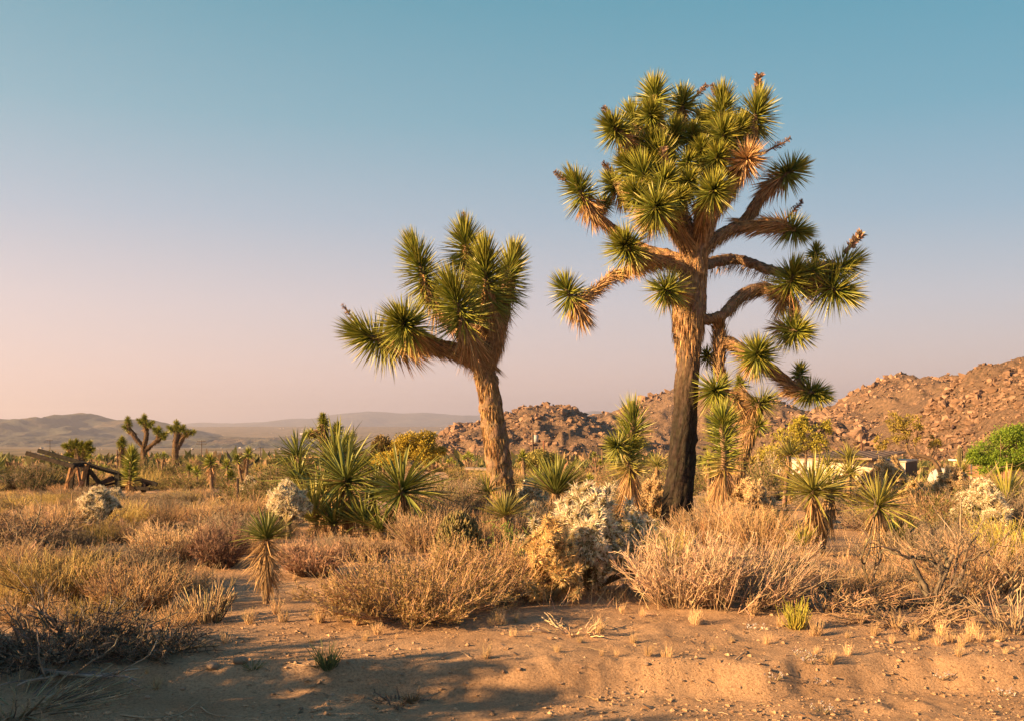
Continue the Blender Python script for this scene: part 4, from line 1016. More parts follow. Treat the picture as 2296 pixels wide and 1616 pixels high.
def pencil_cholla(label, px, Y, wpx, hpx, n, seed):
    rng = np.random.default_rng(seed); m = Y/F
    b0 = onG(px, Y); root = thing('pencil_cholla', label, 'cactus', tuple(b0))
    w, h = wpx*m, hpx*m
    th = np.arccos(1-rng.random(n)*.95); ph = rng.random(n)*6.283
    d = np.stack([np.cos(ph)*np.sin(th), np.sin(ph)*np.sin(th), np.cos(th)], 1)
    e = d*np.array([w/2, w/2, h])*(.55+.45*rng.random((n, 1))**.5)
    dd = norm(d*.6+np.array([0, 0, .8])+rng.normal(size=(n, 3))*.35)
    L = .09*(.7+.6*rng.random((n, 1)))
    s = np.linspace(0, 1, 4)[None, :, None]
    mb = MB()
    tubes(mb, e[:, None]-dd[:, None]*L[:, None]*(1-s), np.tile([.009, .010, .010, .005], (n, 1)), 5, jit(rng, (.20, .17, .06), n, .2), jit(rng, (.30, .24, .10), n, .2))
    mb.build('stems', M_cact, root, off=(0, 0, 0), kind='stuff')
    k = n//3
    mb = MB(); st = np.linspace(0, 1, 4)[None, :, None]
    tubes(mb, (e[:k]-dd[:k]*L[:k])[:, None]*st*np.array([1, 1, 1])+rng.normal(size=(k, 4, 3))*.02*st, np.tile([.014, .011, .009, .008], (k, 1)), 5, jit(rng, (.14, .10, .05), k, .2))
    mb.build('branches', M_bark, root, off=(0, 0, 0))
    return root
pencil_cholla('olive pencil cholla of thin upright stems behind the flowering bush', 1028, 12.6, 125, 108, 1500, 91)
pencil_cholla('small pencil cholla between the tawny grass and the grey skeleton shrub', 1756, 9.9, 66, 74, 420, 92)

# ------------------------------------------------------------------ shrubs
def stems(rng, n, H, R, spread, up=.25, wob=.06, k=5, basew=.42, lmin=.6, lean=(0, 0)):
    ph = rng.random(n)*6.283; th = spread*np.sqrt(rng.random(n))
    d = np.stack([np.cos(ph)*np.sin(th)+lean[0], np.sin(ph)*np.sin(th)+lean[1], np.cos(th)], 1)
    ex = np.array([R, R, H])
    L = lmin+(1-lmin)*rng.random(n)
    b = np.stack([np.cos(ph), np.sin(ph), 0*ph], 1)*basew*R*np.sqrt(rng.random(n))[:, None]
    s = np.linspace(0, 1, k)[None, :, None]
    p = b[:, None]+d[:, None]*(L[:, None, None]*s)*ex
    p[..., 2] += up*H*(np.sin(th)[:, None]*s[..., 0]**2)*L[:, None]*.5
    p += np.cumsum(rng.normal(size=(n, k, 3)), 1)*wob*H/k*(s > 0)
    p[..., 2] = np.maximum(p[..., 2], .0)
    return p
def twigs(rng, par, n, ln, sp=.7, k=3, tmin=.25, up=.1, wob=.1):
    N, K, _ = par.shape
    i = rng.integers(0, N, n); t = (tmin+(1-tmin)*rng.random(n))*(K-1)
    j = np.clip(t.astype(int), 0, K-2); f = (t-j)[:, None]
    b = par[i, j]*(1-f)+par[i, j+1]*f
    d = norm(norm(par[i, j+1]-par[i, j])+sp*rng.normal(size=(n, 3))+np.array([0, 0, up]))
    L = (ln*(.5+.8*rng.random(n)))[:, None, None]
    s = np.linspace(0, 1, k)[None, :, None]
    return b[:, None]+d[:, None]*L*s+np.cumsum(rng.normal(size=(n, k, 3)), 1)*wob*L/k*(s > 0)
def tp(mb, p, r0, r1, col, col2=None, sides=3):
    tubes(mb, p, np.tile(np.linspace(r0, r1, p.shape[1]), (len(p), 1)), sides, col, col2)
STRAW, STRAW2 = (.40, .25, .125), (.56, .38, .21)
RUST, RUST2 = (.24, .15, .10), (.40, .265, .175)
GREY, GREY2 = (.13, .10, .075), (.22, .17, .12)
OLIVE, OLIVE2 = (.17, .15, .05), (.30, .25, .085)
def m_straw(rng, H=1, R=.9, n=130, nt=700, c=STRAW, c2=STRAW2, spread=1.05, r=.004, lean=(0, 0), nt2=0):
    mb = MB(); p = stems(rng, n, H, R, spread, lean=lean)
    gm = (rng.random(n) < .28)[:, None]
    tp(mb, p, r*1.5, r*.7, jit(rng, np.array(c)*.75, n, .2)*~gm+jit(rng, GREY, n, .2)*gm, jit(rng, c2, n, .2)*~gm+jit(rng, GREY2, n, .2)*gm)
    q = twigs(rng, p, nt, .24*H, .45, up=.25); tp(mb, q, r*.8, r*.35, jit(rng, c, nt, .22), jit(rng, c2, nt, .22))
    if nt2:
        q2 = twigs(rng, q, nt2, .11*H, .7); tp(mb, q2, r*.5, r*.3, jit(rng, c2, nt2, .2))
    return mb
def m_round(rng, H=1, R=.8, n=110, nt=900, nt2=2200, c=RUST, c2=RUST2, r=.004):
    mb = MB(); p = stems(rng, n, H, R, 1.25, up=.35, lmin=.8)
    tp(mb, p, r*2, r*.9, jit(rng, GREY, n, .2), jit(rng, c, n, .2))
    q = twigs(rng, p, nt, .24*H, .55, up=.3, tmin=.4); tp(mb, q, r*.9, r*.5, jit(rng, c, nt, .2), jit(rng, c2, nt, .2))
    q2 = twigs(rng, q, nt2, .10*H, .8, k=2); tp(mb, q2, r*.55, r*.35, jit(rng, c2, nt2, .25))
    return mb
def m_leafy(rng, H=1, R=.9, n=90, nt=700, nl=5000, c=OLIVE, c2=OLIVE2, heads=0, stalks=60, r=.004, ll=.03):
    st, lf = MB(), MB()
    p = stems(rng, n, H, R, 1.4, up=.25, lmin=.5)
    tp(st, p, r*2, r*.9, jit(rng, GREY2, n, .2), jit(rng, RUST2, n, .2))
    q = twigs(rng, p, nt, .26*H, .55, up=.35, tmin=.35); tp(st, q, r*.8, r*.45, jit(rng, RUST2, nt, .2), jit(rng, STRAW, nt, .2))
    q2 = twigs(rng, q, nl, ll, .9, k=2, tmin=0)
    leafquads(lf, q2[:, 0], q2[:, 1]-q2[:, 0], ll*(.6+.7*rng.random(nl)), ll*.33, rng, jit(rng, np.array(c)*(1-.0), nl, .25)*.5+jit(rng, c2, nl, .25)*.5)
    fh = None
    if heads:
        fh = MB()
        s = twigs(rng, p, heads, .34*H, .22, up=.7, tmin=.8); tp(st, s, r*.6, r*.4, jit(rng, STRAW2, heads, .15))
        e = s[:, -1]
        for kk in range(14):
            d = norm(rng.normal(size=(heads, 3)))
            slivers(fh, e-d*.004, d, .016, .014, rng, jit(rng, (.46, .30, .19), heads, .2))
    return st, lf, fh
def m_dark(rng, H=1, R=1.1, n=60, nt=500, nt2=1500, c=GREY, c2=GREY2, r=.006):
    mb = MB(); p = stems(rng, n, H, R, 1.35, up=.05, wob=.25, lmin=.5, k=6)
    tp(mb, p, r*2.2, r*.9, jit(rng, c, n, .2), jit(rng, c2, n, .2))
    q = twigs(rng, p, nt, .28*H, .9, wob=.3, k=4, up=0); tp(mb, q, r*.9, r*.45, jit(rng, c, nt, .25), jit(rng, c2, nt, .25))
    q2 = twigs(rng, q, nt2, .13*H, 1, wob=.3); tp(mb, q2, r*.5, r*.25, jit(rng, c2, nt2, .25))
    return mb
def m_tuft(rng, n=70, H=1, R=.5, c=STRAW2, c2=STRAW2, w=.006):
    mb = MB(); ph = rng.random(n)*6.283; th = .75*np.sqrt(rng.random(n))
    d = np.stack([np.cos(ph)*np.sin(th)*R*1.6, np.sin(ph)*np.sin(th)*R*1.6, np.cos(th)], 1)
    b0 = np.stack([np.cos(ph), np.sin(ph), 0*ph], 1)*.14*R*np.sqrt(rng.random((n, 1)))
    b0[:, 2] = -.03
    s = stems(rng, n, H, R, .8, up=0, wob=.15, k=4, basew=.25, lmin=.35)
    tp(mb, s, w, w*.35, jit(rng, c, n, .2), jit(rng, c2, n, .2))
    return mb
def single(name, label, cat, px, py, mb, s=(1, 1, 1), rz=0, group=None, mat=None, pos=None, sink=.02):
    p = pos if pos is not None else G(px, py)
    o = mb.build(name, mat or M_twig, off=(0, 0, 0)); o.location = p-Vector((0, 0, sink)); o.scale = s; o.rotation_euler = (0, 0, rz)
    return tag(o, label, cat, group)
def leafy_thing(name, label, cat, pos, parts, group=None, s=(1, 1, 1)):
    root = thing(name, label, cat, tuple(pos), group); root.scale = s
    parts[0].build('stems', M_twig, root, off=(0, 0, .02))
    parts[1].build('leaves', M_fol, root, off=(0, 0, .02))
    if parts[2]: parts[2].build('flower_heads', M_dead, root, off=(0, 0, .02))
    return root
def R_(s): return np.random.default_rng(s)
# --- near, individually described
leafy_thing('buckwheat_bush', 'wide low buckwheat bush with dry button flowers at the edge of the sand', 'bush', G(925, 1378), m_leafy(R_(1), .56, .80, 300, 3200, 26000, (.26, .19, .07), (.40, .28, .11), heads=300, ll=.026, r=.003))
leafy_thing('buckwheat_bush', 'buckwheat bush crowding in between the wide one and the golden cholla', 'bush', G(1080, 1345), m_leafy(R_(2), .58, .55, 190, 2000, 15000, (.24, .165, .07), (.36, .24, .10), heads=170, ll=.026, r=.003))
single('dry_shrub', 'neat round wine-brown shrub left of the small lone yucca', 'bush', 497, 1272, m_round(R_(3), .50, .30, 150, 1300, 3600, (.22, .13, .095), (.36, .225, .155), r=.0035))
single('dry_shrub', 'round brownish shrub right of the small lone yucca', 'bush', 700, 1292, m_round(R_(4), .40, .32, 150, 1300, 3600, (.24, .14, .09), (.38, .24, .155), r=.0035))
single('dry_shrub', 'low tangled shrub right below the broad grey-skirted yucca', 'bush', 800, 1255, m_round(R_(5), .26, .40, 110, 900, 2600, (.18, .12, .07), (.30, .20, .12), r=.0035))
single('tawny_shrub', 'big tawny fan-shaped dry shrub below the dark trunk', 'bush', 1530, 1356, m_straw(R_(6), .66, .56, 170, 1500, (.42, .29, .18), (.62, .45, .30), 1.1, r=.0042, lean=(.10, 0), nt2=2200))
single('tawny_shrub', 'wind-swept dry shrub arching away from the fan-shaped one', 'bush', 1640, 1362, m_straw(R_(7), .66, .6, 110, 1000, (.36, .24, .15), (.58, .42, .28), 1.15, r=.0042, lean=(.4, .1), nt2=1400))
single('ephedra', 'yellow-green broom-like shrub inside the tawny fan', 'bush', 1500, 1335, m_straw(R_(8), .6, .3, 160, 1500, (.30, .26, .07), (.44, .36, .10), .7, r=.003))
single('ephedra', 'bright yellow-green broom shrub beyond the grey skeleton shrub', 'bush', 2290, 1285, m_straw(R_(9), .62, .5, 200, 1600, (.34, .30, .06), (.48, .40, .09), 1.0, r=.0035))
single('tawny_shrub', 'dense tawny shrub with fine upright stems behind the fallen grey branches', 'bush', 300, 1372, m_straw(R_(10), .46, .46, 230, 2200, STRAW, STRAW2, 1.0, r=.004, nt2=1800))
single('tawny_shrub', 'greenish-gold shrub left of the fine-stemmed tawny shrub', 'bush', 130, 1350, m_straw(R_(11), .5, .52, 230, 2200, (.33, .24, .09), (.50, .37, .15), 1.0, r=.004, nt2=1600))
single('brittlebush', 'pale brittle-stemmed little shrub on the sand left of the lone yucca', 'bush', 462, 1398, m_straw(R_(12), .40, .28, 60, 160, (.36, .25, .13), (.60, .44, .25), .9, r=.005))
single('tawny_shrub', 'pinkish dry shrub between the lone yucca and the cholla on a stalk', 'bush', 380, 1260, m_straw(R_(13), .48, .48, 200, 1900, (.36, .25, .14), (.52, .37, .21), 1.05, r=.004, nt2=1500))
single('dry_shrub', 'blue-grey twiggy shrub above the neat round wine-brown one', 'bush', 470, 1205, m_dark(R_(14), .5, .5, 90, 700, 2000, (.16, .125, .09), (.27, .20, .14), r=.005))
single('tawny_shrub', 'rosy dry shrub left of the olive pencil cholla', 'bush', 960, 1236, m_straw(R_(15), .55, .5, 170, 1500, (.36, .24, .14), (.52, .36, .21), 1.0, r=.0038))
# dead shrubs
def gnarl(rng, p0, d0, L, r0, depth, out, wob=.35, k=7):
    p = [np.array(p0, float)]; d = norm(np.array(d0, float))
    for i in range(k):
        d = norm(d+rng.normal(size=3)*wob/1.6+np.array([0, 0, .05])); p.append(p[-1]+d*L/k)
    p = np.array(p); p[:, 2] = np.maximum(p[:, 2], .0)
    r = np.linspace(r0, r0*.5, k+1); out.append((p, r))
    if depth > 0:
        for j in range(2+(rng.random() < .8)):
            t = rng.integers(2, k+1)
            nd = norm(d*.6+norm(p[min(t, k)]-p[t-1])*.5+rng.normal(size=3)*.55)
            gnarl(rng, p[min(t, k)], nd, L*(.55+.25*rng.random()), r[min(t, k)]*.75, depth-1, out, wob, k)
def skeleton(label, px, py, mains, seed, col=(.10, .08, .062), col2=(.19, .15, .11), depth=3, name='dead_shrub', wob=.35):
    rng = R_(seed); b0 = G(px, py); root = thing(name, label, 'dead shrub', tuple(b0))
    for (d, L, r) in mains:
        o = []; gnarl(rng, (rng.normal()*.03, rng.normal()*.03, -.03), d, L, r, depth, o, wob)
        mb = MB()
        for p, r_ in o: tubes(mb, p, r_, 5, jit(rng, col, 1, .15)[0], jit(rng, col2, 1, .15)[0], cap=True)
        mb.build('branch', M_wood, root, off=(0, 0, 0))
    return root
skeleton('bare grey skeleton shrub with thick twisting branches', 2092, 1362, [((-.15, 0, 1), .5, .034), ((.05, .1, 1), .55, .034), ((.45, 0, .8), .6, .03), ((.75, .2, .5), .55, .02), ((-.45, .1, .9), .42, .018), ((-.9, -.1, .25), .45, .016), ((.2, -.2, 1), .4, .016), ((.9, 0, .3), .5, .016), ((-.3, .3, .8), .5, .016)], 501, depth=4, wob=.5)
skeleton('long grey dead limb slanting up over brush left of the skeleton shrub', 1985, 1345, [((-.75, .1, .55), .62, .022), ((-.6, .3, .75), .52, .018), ((-.85, 0, .35), .5, .015)], 502, depth=4, wob=.45)
skeleton('tangle of grey dead branches by the right-hand broom shrub', 2225, 1352, [((.8, .1, .4), .5, .016), ((.5, .2, .7), .5, .016), ((.9, -.1, .6), .6, .015)], 503, col=(.26, .19, .12), col2=(.42, .3, .19))
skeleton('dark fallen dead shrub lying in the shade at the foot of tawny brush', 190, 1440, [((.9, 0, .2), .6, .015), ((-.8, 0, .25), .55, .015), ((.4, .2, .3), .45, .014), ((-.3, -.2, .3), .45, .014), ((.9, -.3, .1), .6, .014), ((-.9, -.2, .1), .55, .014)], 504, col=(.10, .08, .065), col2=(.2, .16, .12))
skeleton('weathered dead branch stretched over shaded sand', 55, 1500, [((.9, -.25, .18), .75, .022), ((.95, .1, .25), .6, .018)], 505, col=(.2, .16, .125), col2=(.3, .24, .18), depth=2)
skeleton('dead dark twigs under the cholla in front of the trestle', 235, 1215, [((-.7, 0, .7), .4, .014), ((.3, 0, .8), .3, .014)], 506, depth=2, col=(.09, .07, .055))
skeleton('pale bare-stemmed shrub left of the white building', 1720, 1105, [((-.2, 0, 1), 1.2, .03), ((.15, 0, 1), 1.3, .03), ((-.4, .1, 1), 1.0, .025), ((.35, .1, 1), 1.0, .025), ((0, .2, 1), 1.3, .025)], 507, col=(.38, .29, .2), col2=(.45, .34, .24), depth=3, wob=.2)
skeleton('tall dry crooked twig beside the long-skirted yucca', 2132, 1290, [((-.05, 0, 1), .85, .014), ((.25, 0, 1), .5, .01)], 508, depth=2, col=(.24, .18, .125), col2=(.32, .24, .16))
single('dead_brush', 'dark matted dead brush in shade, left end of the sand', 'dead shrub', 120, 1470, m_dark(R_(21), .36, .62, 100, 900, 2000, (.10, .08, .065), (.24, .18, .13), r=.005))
single('dead_brush', 'grey matted dead brush beside the brittle-stemmed little shrub', 'dead shrub', 330, 1462, m_dark(R_(22), .24, .5, 100, 900, 2000, (.12, .10, .075), (.30, .22, .15), r=.0045))
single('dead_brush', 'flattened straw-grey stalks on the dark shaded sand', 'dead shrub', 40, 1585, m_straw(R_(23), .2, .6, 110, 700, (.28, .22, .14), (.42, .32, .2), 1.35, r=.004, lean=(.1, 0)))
single('dead_brush', 'fallen pale twigs around the lower edge of the tawny fan', 'dead shrub', 1290, 1418, m_dark(R_(24), .16, .34, 26, 90, 120, (.40, .28, .17), (.52, .37, .23), r=.004))
single('dead_brush', 'low twiggy litter beneath the wind-swept dry shrub', 'dead shrub', 1850, 1352, m_dark(R_(25), .30, .8, 90, 700, 1500, (.24, .165, .10), (.42, .28, .17), r=.004))
single('dead_brush', 'dry litter heap below the long grey dead limb', 'dead shrub', 2030, 1392, m_dark(R_(26), .22, .6, 80, 700, 1700, (.22, .155, .10), (.40, .27, .17), r=.004))
single('dead_brush', 'tawny twig thicket behind the skeleton shrub', 'dead shrub', 2180, 1318, m_straw(R_(27), .55, .75, 220, 2000, (.34, .22, .13), (.52, .35, .2), 1.1, r=.004, nt2=1500))
single('dead_brush', 'pale curled twigs at the right edge of the sand', 'dead shrub', 2278, 1420, m_straw(R_(28), .42, .35, 50, 160, (.34, .24, .15), (.50, .36, .22), 1.1, r=.005))
# small plants on the sand
single('broom_tuft', 'bright yellow-green tuft standing alone on the bank', 'plant', 1786, 1412, m_tuft(R_(31), 150, .28, .17, (.34, .27, .06), (.46, .42, .07), w=.0045))
single('green_tuft', 'dark green feathery sprig on the shaded sand edge', 'plant', 735, 1498, m_tuft(R_(32), 110, .22, .17, (.10, .12, .05), (.13, .16, .06), w=.0035))
single('green_tuft', 'tiny green sprig right of the largest stone', 'plant', 568, 1512, m_tuft(R_(33), 40, .08, .14, (.10, .12, .05), (.16, .17, .07), w=.003))
def sprig(label, px, py, Y, seed):
    rng = R_(seed); b0 = onG(px, Y); root = thing('green_sprig', label, 'plant', tuple(b0))
    st, lf = MB(), MB()
    p = stems(rng, 16, .78, .38, .7, up=.1, wob=.25, k=7, lmin=.7)
    tp(st, p, .006, .003, jit(rng, (.24, .2, .08), 16, .2))
    q = twigs(rng, p, 130, .13, .8, tmin=.35); tp(st, q, .003, .002, jit(rng, (.2, .2, .07), 130, .2))
    q2 = twigs(rng, q, 2200, .02, .9, k=2, tmin=.1)
    leafquads(lf, q2[:, 0], q2[:, 1]-q2[:, 0], .02, .008, rng, jit(rng, (.17, .25, .045), 2200, .25))
    st.build('stems', M_twig, root, off=(0, 0, 0)); lf.build('leaves', M_fol, root, off=(0, 0, 0))
sprig('fresh green leafy sprig climbing between the wide bush and golden cholla', 1160, 1330, 10.6, 34)

SURF = [(700, 1320, 120, 34), (560, 1340, 90, 30)]
TUFT = [m_tuft(R_(40+i), 60, 1, .5, STRAW2, (.62, .44, .24), w=.014).mesh('grass_tuft', M_twig) for i in range(5)]
def put(me, name, label, cat, pos, s, rz, group):
    o = bpy.data.objects.new(name, me); C.objects.link(o); o.location = pos; o.scale = s; o.rotation_euler = (0, 0, rz)
    return tag(o, label, cat, group)
rng = R_(60)
tl = [(1090, 1478), (1150, 1432), (1300, 1440), (1345, 1420), (1420, 1440), (1600, 1460), (1640, 1440), (1690, 1380), (1720, 1445), (1900, 1430), (1960, 1425), (2000, 1440), (2050, 1436), (2110, 1425), (2170, 1440), (2230, 1435), (2010, 1410), (350, 1545), (330, 1520), (620, 1375), (560, 1400), (800, 1400), (700, 1440), (505, 1440), (1250, 1465), (1500, 1475), (1560, 1400), (1830, 1465), (2255, 1465), (2150, 1480), (660, 1300), (745, 1310), (1395, 1375), (1440, 1385), (2215, 1400), (1930, 1400)]
for _ in range(9):
    cx, cy = rng.uniform(520, 2280), rng.uniform(1390, 1490)
    tl += [(cx+rng.normal()*38, cy+rng.normal()*9) for _ in range(rng.integers(3, 8))]
SANDMARK = [(539, 'the largest stone'), (598, 'the small lone yucca'), (735, 'the dark green feathery sprig'), (925, 'the wide buckwheat bush'), (1130, 'the golden cholla lobe'), (1290, 'the fallen pale twigs'), (1510, 'the tawny fan-shaped shrub'), (1660, 'the wind-swept shrub'), (1786, 'the bright yellow-green tuft'), (1960, 'the long grey dead limb'), (2092, 'the grey skeleton shrub'), (2240, 'the reddish stone'), (330, 'the matted dead brush')]
def beside(px): return min(SANDMARK, key=lambda q: abs(q[0]-px))[1]
for px, py in tl:
    p = G(px, py); h = (.05+.09*rng.random())*(1.4 if py < 1430 else 1)
    put(TUFT[rng.integers(5)], 'grass_tuft', 'small dry golden grass tuft on the sand near '+beside(px), 'grass', p-Vector((0, 0, .01)), (h*.9, h*.9, h), rng.random()*6.28, 'dry grass tufts on the sand')

# ------------------------------------------------------------------ shrubs filling the flat
SH = {'straw': [m_straw(R_(100+i), 1, .8, 120, 720, STRAW, STRAW2, 1.05, r=.0058).mesh('dry_shrub', M_twig) for i in range(5)],
      'rust': [m_round(R_(110+i), 1, .8, 110, 800, 1300, (.20, .155, .11), (.33, .26, .18), r=.006).mesh('dry_shrub', M_twig) for i in range(4)],
      'gold': [m_straw(R_(120+i), 1, .8, 130, 900, (.33, .25, .08), (.48, .36, .13), 1.05, r=.0055).mesh('dry_shrub', M_twig) for i in range(3)],
      'dark': [m_dark(R_(130+i), 1, .9, 70, 560, 1100, (.15, .115, .08), (.27, .19, .125), r=.009).mesh('dry_shrub', M_twig) for i in range(3)]}
def green_mesh(seed, c, c2, nl=3600, ll=.07):
    st, lf, _ = m_leafy(R_(seed), 1, .85, 60, 420, nl, c, c2, ll=ll, r=.006)
    mb = MB()
    for s in (st, lf):
        for v, cc in zip(s.v, s.c): pass
    n = 0
    mb.v, mb.c, mb.t, mb.q = list(st.v), list(st.c), list(st.t), list(st.q); mb.n = st.n
    for q in lf.q: mb.q.append(q+st.n)
    mb.v += lf.v; mb.c += lf.c; mb.n += lf.n
    return mb.mesh('green_shrub', M_fol)
SH['green'] = [green_mesh(140+i, (.12, .125, .04), (.21, .19, .065)) for i in range(3)]
SH['dkgreen'] = [green_mesh(150+i, (.05, .065, .03), (.09, .10, .04)) for i in range(2)]
KIND = {'straw': ('dry_shrub', 'straw-coloured dry shrub in the open brush', 'straw dry shrubs across the flat'),
        'rust': ('dry_shrub', 'rounded reddish-brown twiggy shrub in the open brush', 'reddish-brown shrubs across the flat'),
        'gold': ('dry_shrub', 'golden-green fine-stemmed shrub in the open brush', 'golden-green shrubs across the flat'),
        'dark': ('dry_shrub', 'grey-brown leafless shrub in the open brush', 'grey leafless shrubs across the flat'),
        'green': ('green_shrub', 'olive-green leafy shrub in the brush farther back', 'olive leafy shrubs farther back'),
        'dkgreen': ('green_shrub', 'dark green leafy bush standing behind the trestle beams', 'dark bushes around the trestle')}
LAND = [(222, 15.4, 'the rounded cholla before the trestle'), (150, 36, 'the timber trestle'), (598, 9.4, 'the small lone yucca'), (645, 14.6, 'the cholla on a dark stalk'), (778, 15.4, 'the broad grey-skirted yucca'), (900, 15, 'the spreading dark yucca'),
        (1028, 12.6, 'the olive pencil cholla'), (1128, 19.6, 'the leaning Joshua tree'), (1246, 16.8, 'the dense upright yucca'), (1335, 10.5, 'the biggest pale cholla'), (1414, 16.4, 'the young twisted Joshua tree'), (1516, 17.4, 'the dark Joshua trunk'), (1640, 19, 'the slim crooked Joshua tree'), (1838, 12.6, 'the two-headed yucca'),
        (1962, 12, 'the long-skirted yucca'), (2208, 15.2, 'the pale cholla mound below the green tree'), (2092, 9.3, 'the grey skeleton shrub'), (533, 20.5, 'the dark fence post'), (292, 33, 'the feathery young Joshua tree'), (325, 80, 'the wide three-forked Joshua tree'), (1758, 24, 'the lone leaning yucca'), (1900, 30, 'the white building'), (475, 36, 'the shaggy yucca by the power pole'), (965, 55, 'the golden palo verde'), (60, 8.5, 'the fallen grey branches'), (30, 13, 'the greenish-gold shrub'), (1050, 34, 'the small roof sheet'), (2150, 30, 'the column cactus'), (470, 12.5, 'the blue-grey twiggy shrub'), (1502, 10, 'the tawny fan-shaped shrub')]
def shrub(kind, px, Y, h, rng, wr=1.0, dx=0):
    nm, lb, gr = KIND[kind]
    if 'trestle' not in lb:
        near = min(LAND, key=lambda q: abs(q[0]-px)/160+abs(math.log(q[1]/Y))*3)
        lb = lb.split(' in the ')[0]+(' low' if False else '')+' in the brush near '+near[2]
    p = onG(px, Y); 
    return put(SH[kind][rng.integers(len(SH[kind]))], nm, lb, 'bush', p-Vector((0, 0, .03)), (h*wr, h*wr, h), rng.random()*6.28, gr)
rng = R_(200)
KEEP = [(640, 790, 1262, 1345), (520, 680, 1290, 1420)]      # open sand path
nsh = 0
def ok(px, py):
    for a, b, c, d in KEEP:
        if a < px < b and c < py < d: return False
    return True
# left brush field
for i in range(45):
    Y_ = rng.uniform(24, 34); shrub(rng.choice(['straw', 'gold', 'rust', 'dark']), rng.uniform(-80, 460), Y_, rng.uniform(.2, .34), rng, 1.7)
for i in range(22):
    Y_ = rng.uniform(37, 60); shrub(rng.choice(['straw', 'gold', 'green', 'rust']), rng.uniform(-80, 560), Y_, rng.uniform(.35, .6), rng, 1.5)
for i in range(72):
    px = rng.uniform(-60, 640); py = 1112+(1330-1112)*rng.random()**1.5
    if px > 420 and py > 1240: continue
    if not ok(px, py): continue
    p = G(px, py); h = rng.uniform(.42, .75)
    if py < 1165: h *= .55
    if 120 < px < 330 and py > 1165 and py < 1290: h *= .7
    if px > 300 and py > 1200: h *= .7
    if py > 1250: h *= .72
    shrub(rng.choice(['straw', 'straw', 'gold', 'rust', 'dark'] if px < 330 else ['straw', 'straw', 'rust', 'dark', 'dark']), px, p[1], h, rng, 1.1)
# centre and right, behind the near row
for i in range(120):
    px = rng.uniform(640, 2360); py = 1092+(1215-1092)*rng.random()**1.3
    if 640 < px < 960 and py > 1150: continue
    p = G(px, py); h = rng.uniform(.35, .7)*(.8 if 1480 < px < 1720 else 1)
    shrub(rng.choice(['straw', 'straw', 'rust', 'rust', 'gold', 'green', 'dark']), px, p[1], h, rng, 1.1)
for px, py, h, k, wr in [(1700, 1235, .6, 'straw', 1.2), (1650, 1215, .65, 'straw', 1.1), (1580, 1220, .6, 'straw', 1.1), (1740, 1300, .38, 'rust', 1.2), (1780, 1275, .3, 'straw', 1.2), (1870, 1300, .2, 'rust', 1.6), (1930, 1308, .2, 'straw', 1.6), (2000, 1300, .22, 'rust', 1.5), (2080, 1265, .48, 'rust', 1.2), (2145, 1255, .52, 'rust', 1.2), (2200, 1265, .48, 'straw', 1.2), (2280, 1325, .4, 'straw', 1.2), (2050, 1225, .34, 'straw', 1.2), (2120, 1205, .42, 'straw', 1.2),
                        (1890, 1335, .3, 'straw', 1.4), (1960, 1345, .28, 'straw', 1.4), (2140, 1345, .32, 'straw', 1.5), (1060, 1210, .5, 'straw', 1.1), (1110, 1235, .45, 'straw', 1), (980, 1190, .6, 'straw', 1.1),
                        (20, 1290, .5, 'dark', 1.2), (60, 1400, .28, 'straw', 1.4), (210, 1395, .26, 'gold', 1.3), (270, 1425, .22, 'straw', 1.4), (400, 1405, .22, 'straw', 1.2), (20, 1360, .34, 'gold', 1.2), (420, 1330, .32, 'straw', 1.2), (560, 1180, .4, 'rust', 1.2), (620, 1205, .32, 'rust', 1.2), (745, 1240, .24, 'rust', 1.4), (855, 1240, .2, 'dark', 1.5)]:
    p = G(px, py); shrub(k, px, p[1], h, rng, wr)
for px, Y, h in [(35, 41, .95), (62, 41, 1.15), (92, 42, 1.25), (122, 43, 1.0), (150, 44, .8), (15, 42, .9), (250, 48, .95), (212, 46, .75), (185, 46, .8), (280, 52, .8), (75, 39, .8)]:
    shrub('dkgreen', px, Y, h, rng, .9)
for px, Y, h in [(600, 23, .95), (625, 24, 1.0), (585, 22, .7), (700, 30, 1), (1000, 36, .9), (1060, 32, .9), (1280, 38, 1), (1150, 36, .9), (1420, 34, 1.1), (1500, 30, .9), (1720, 36, 1.2), (1690, 42, 1.4), (1750, 44, 1.5), (1640, 40, 1.2), (2110, 40, 1.0), (2230, 42, 1.0), (640, 45, 1.2), (660, 50, 1.3), (300, 60, 1.3), (340, 64, 1.3), (410, 62, 1.4), (520, 52, 1.2), (580, 48, 1.2), (430, 40, .9)]:
    shrub('green', px, Y, h, rng, 1.2)
for i in range(150):
    Y_ = 40*math.exp(rng.random()*math.log(100/40)); px = rng.uniform(-120, 2420)
    if 1730 < px < 2200 and Y_ < 92: Y_ = rng.uniform(93, 110)
    shrub(rng.choice(['green', 'green', 'straw', 'gold', 'rust']), px, Y_, rng.uniform(.5, 1.0), rng, 1.25)
for i in range(34):
    shrub(rng.choice(['straw', 'gold', 'rust', 'straw']), rng.uniform(-80, 620), rng.uniform(17, 27), rng.uniform(.24, .38), rng, 1.7)
for i in range(30):
    px = rng.choice([rng.uniform(560, 700), rng.uniform(940, 1100), rng.uniform(1180, 1480), rng.uniform(1640, 2300)]); shrub(rng.choice(['green', 'green', 'dark']), px, rng.uniform(19, 38), rng.uniform(.45, .75), rng, 1.0)
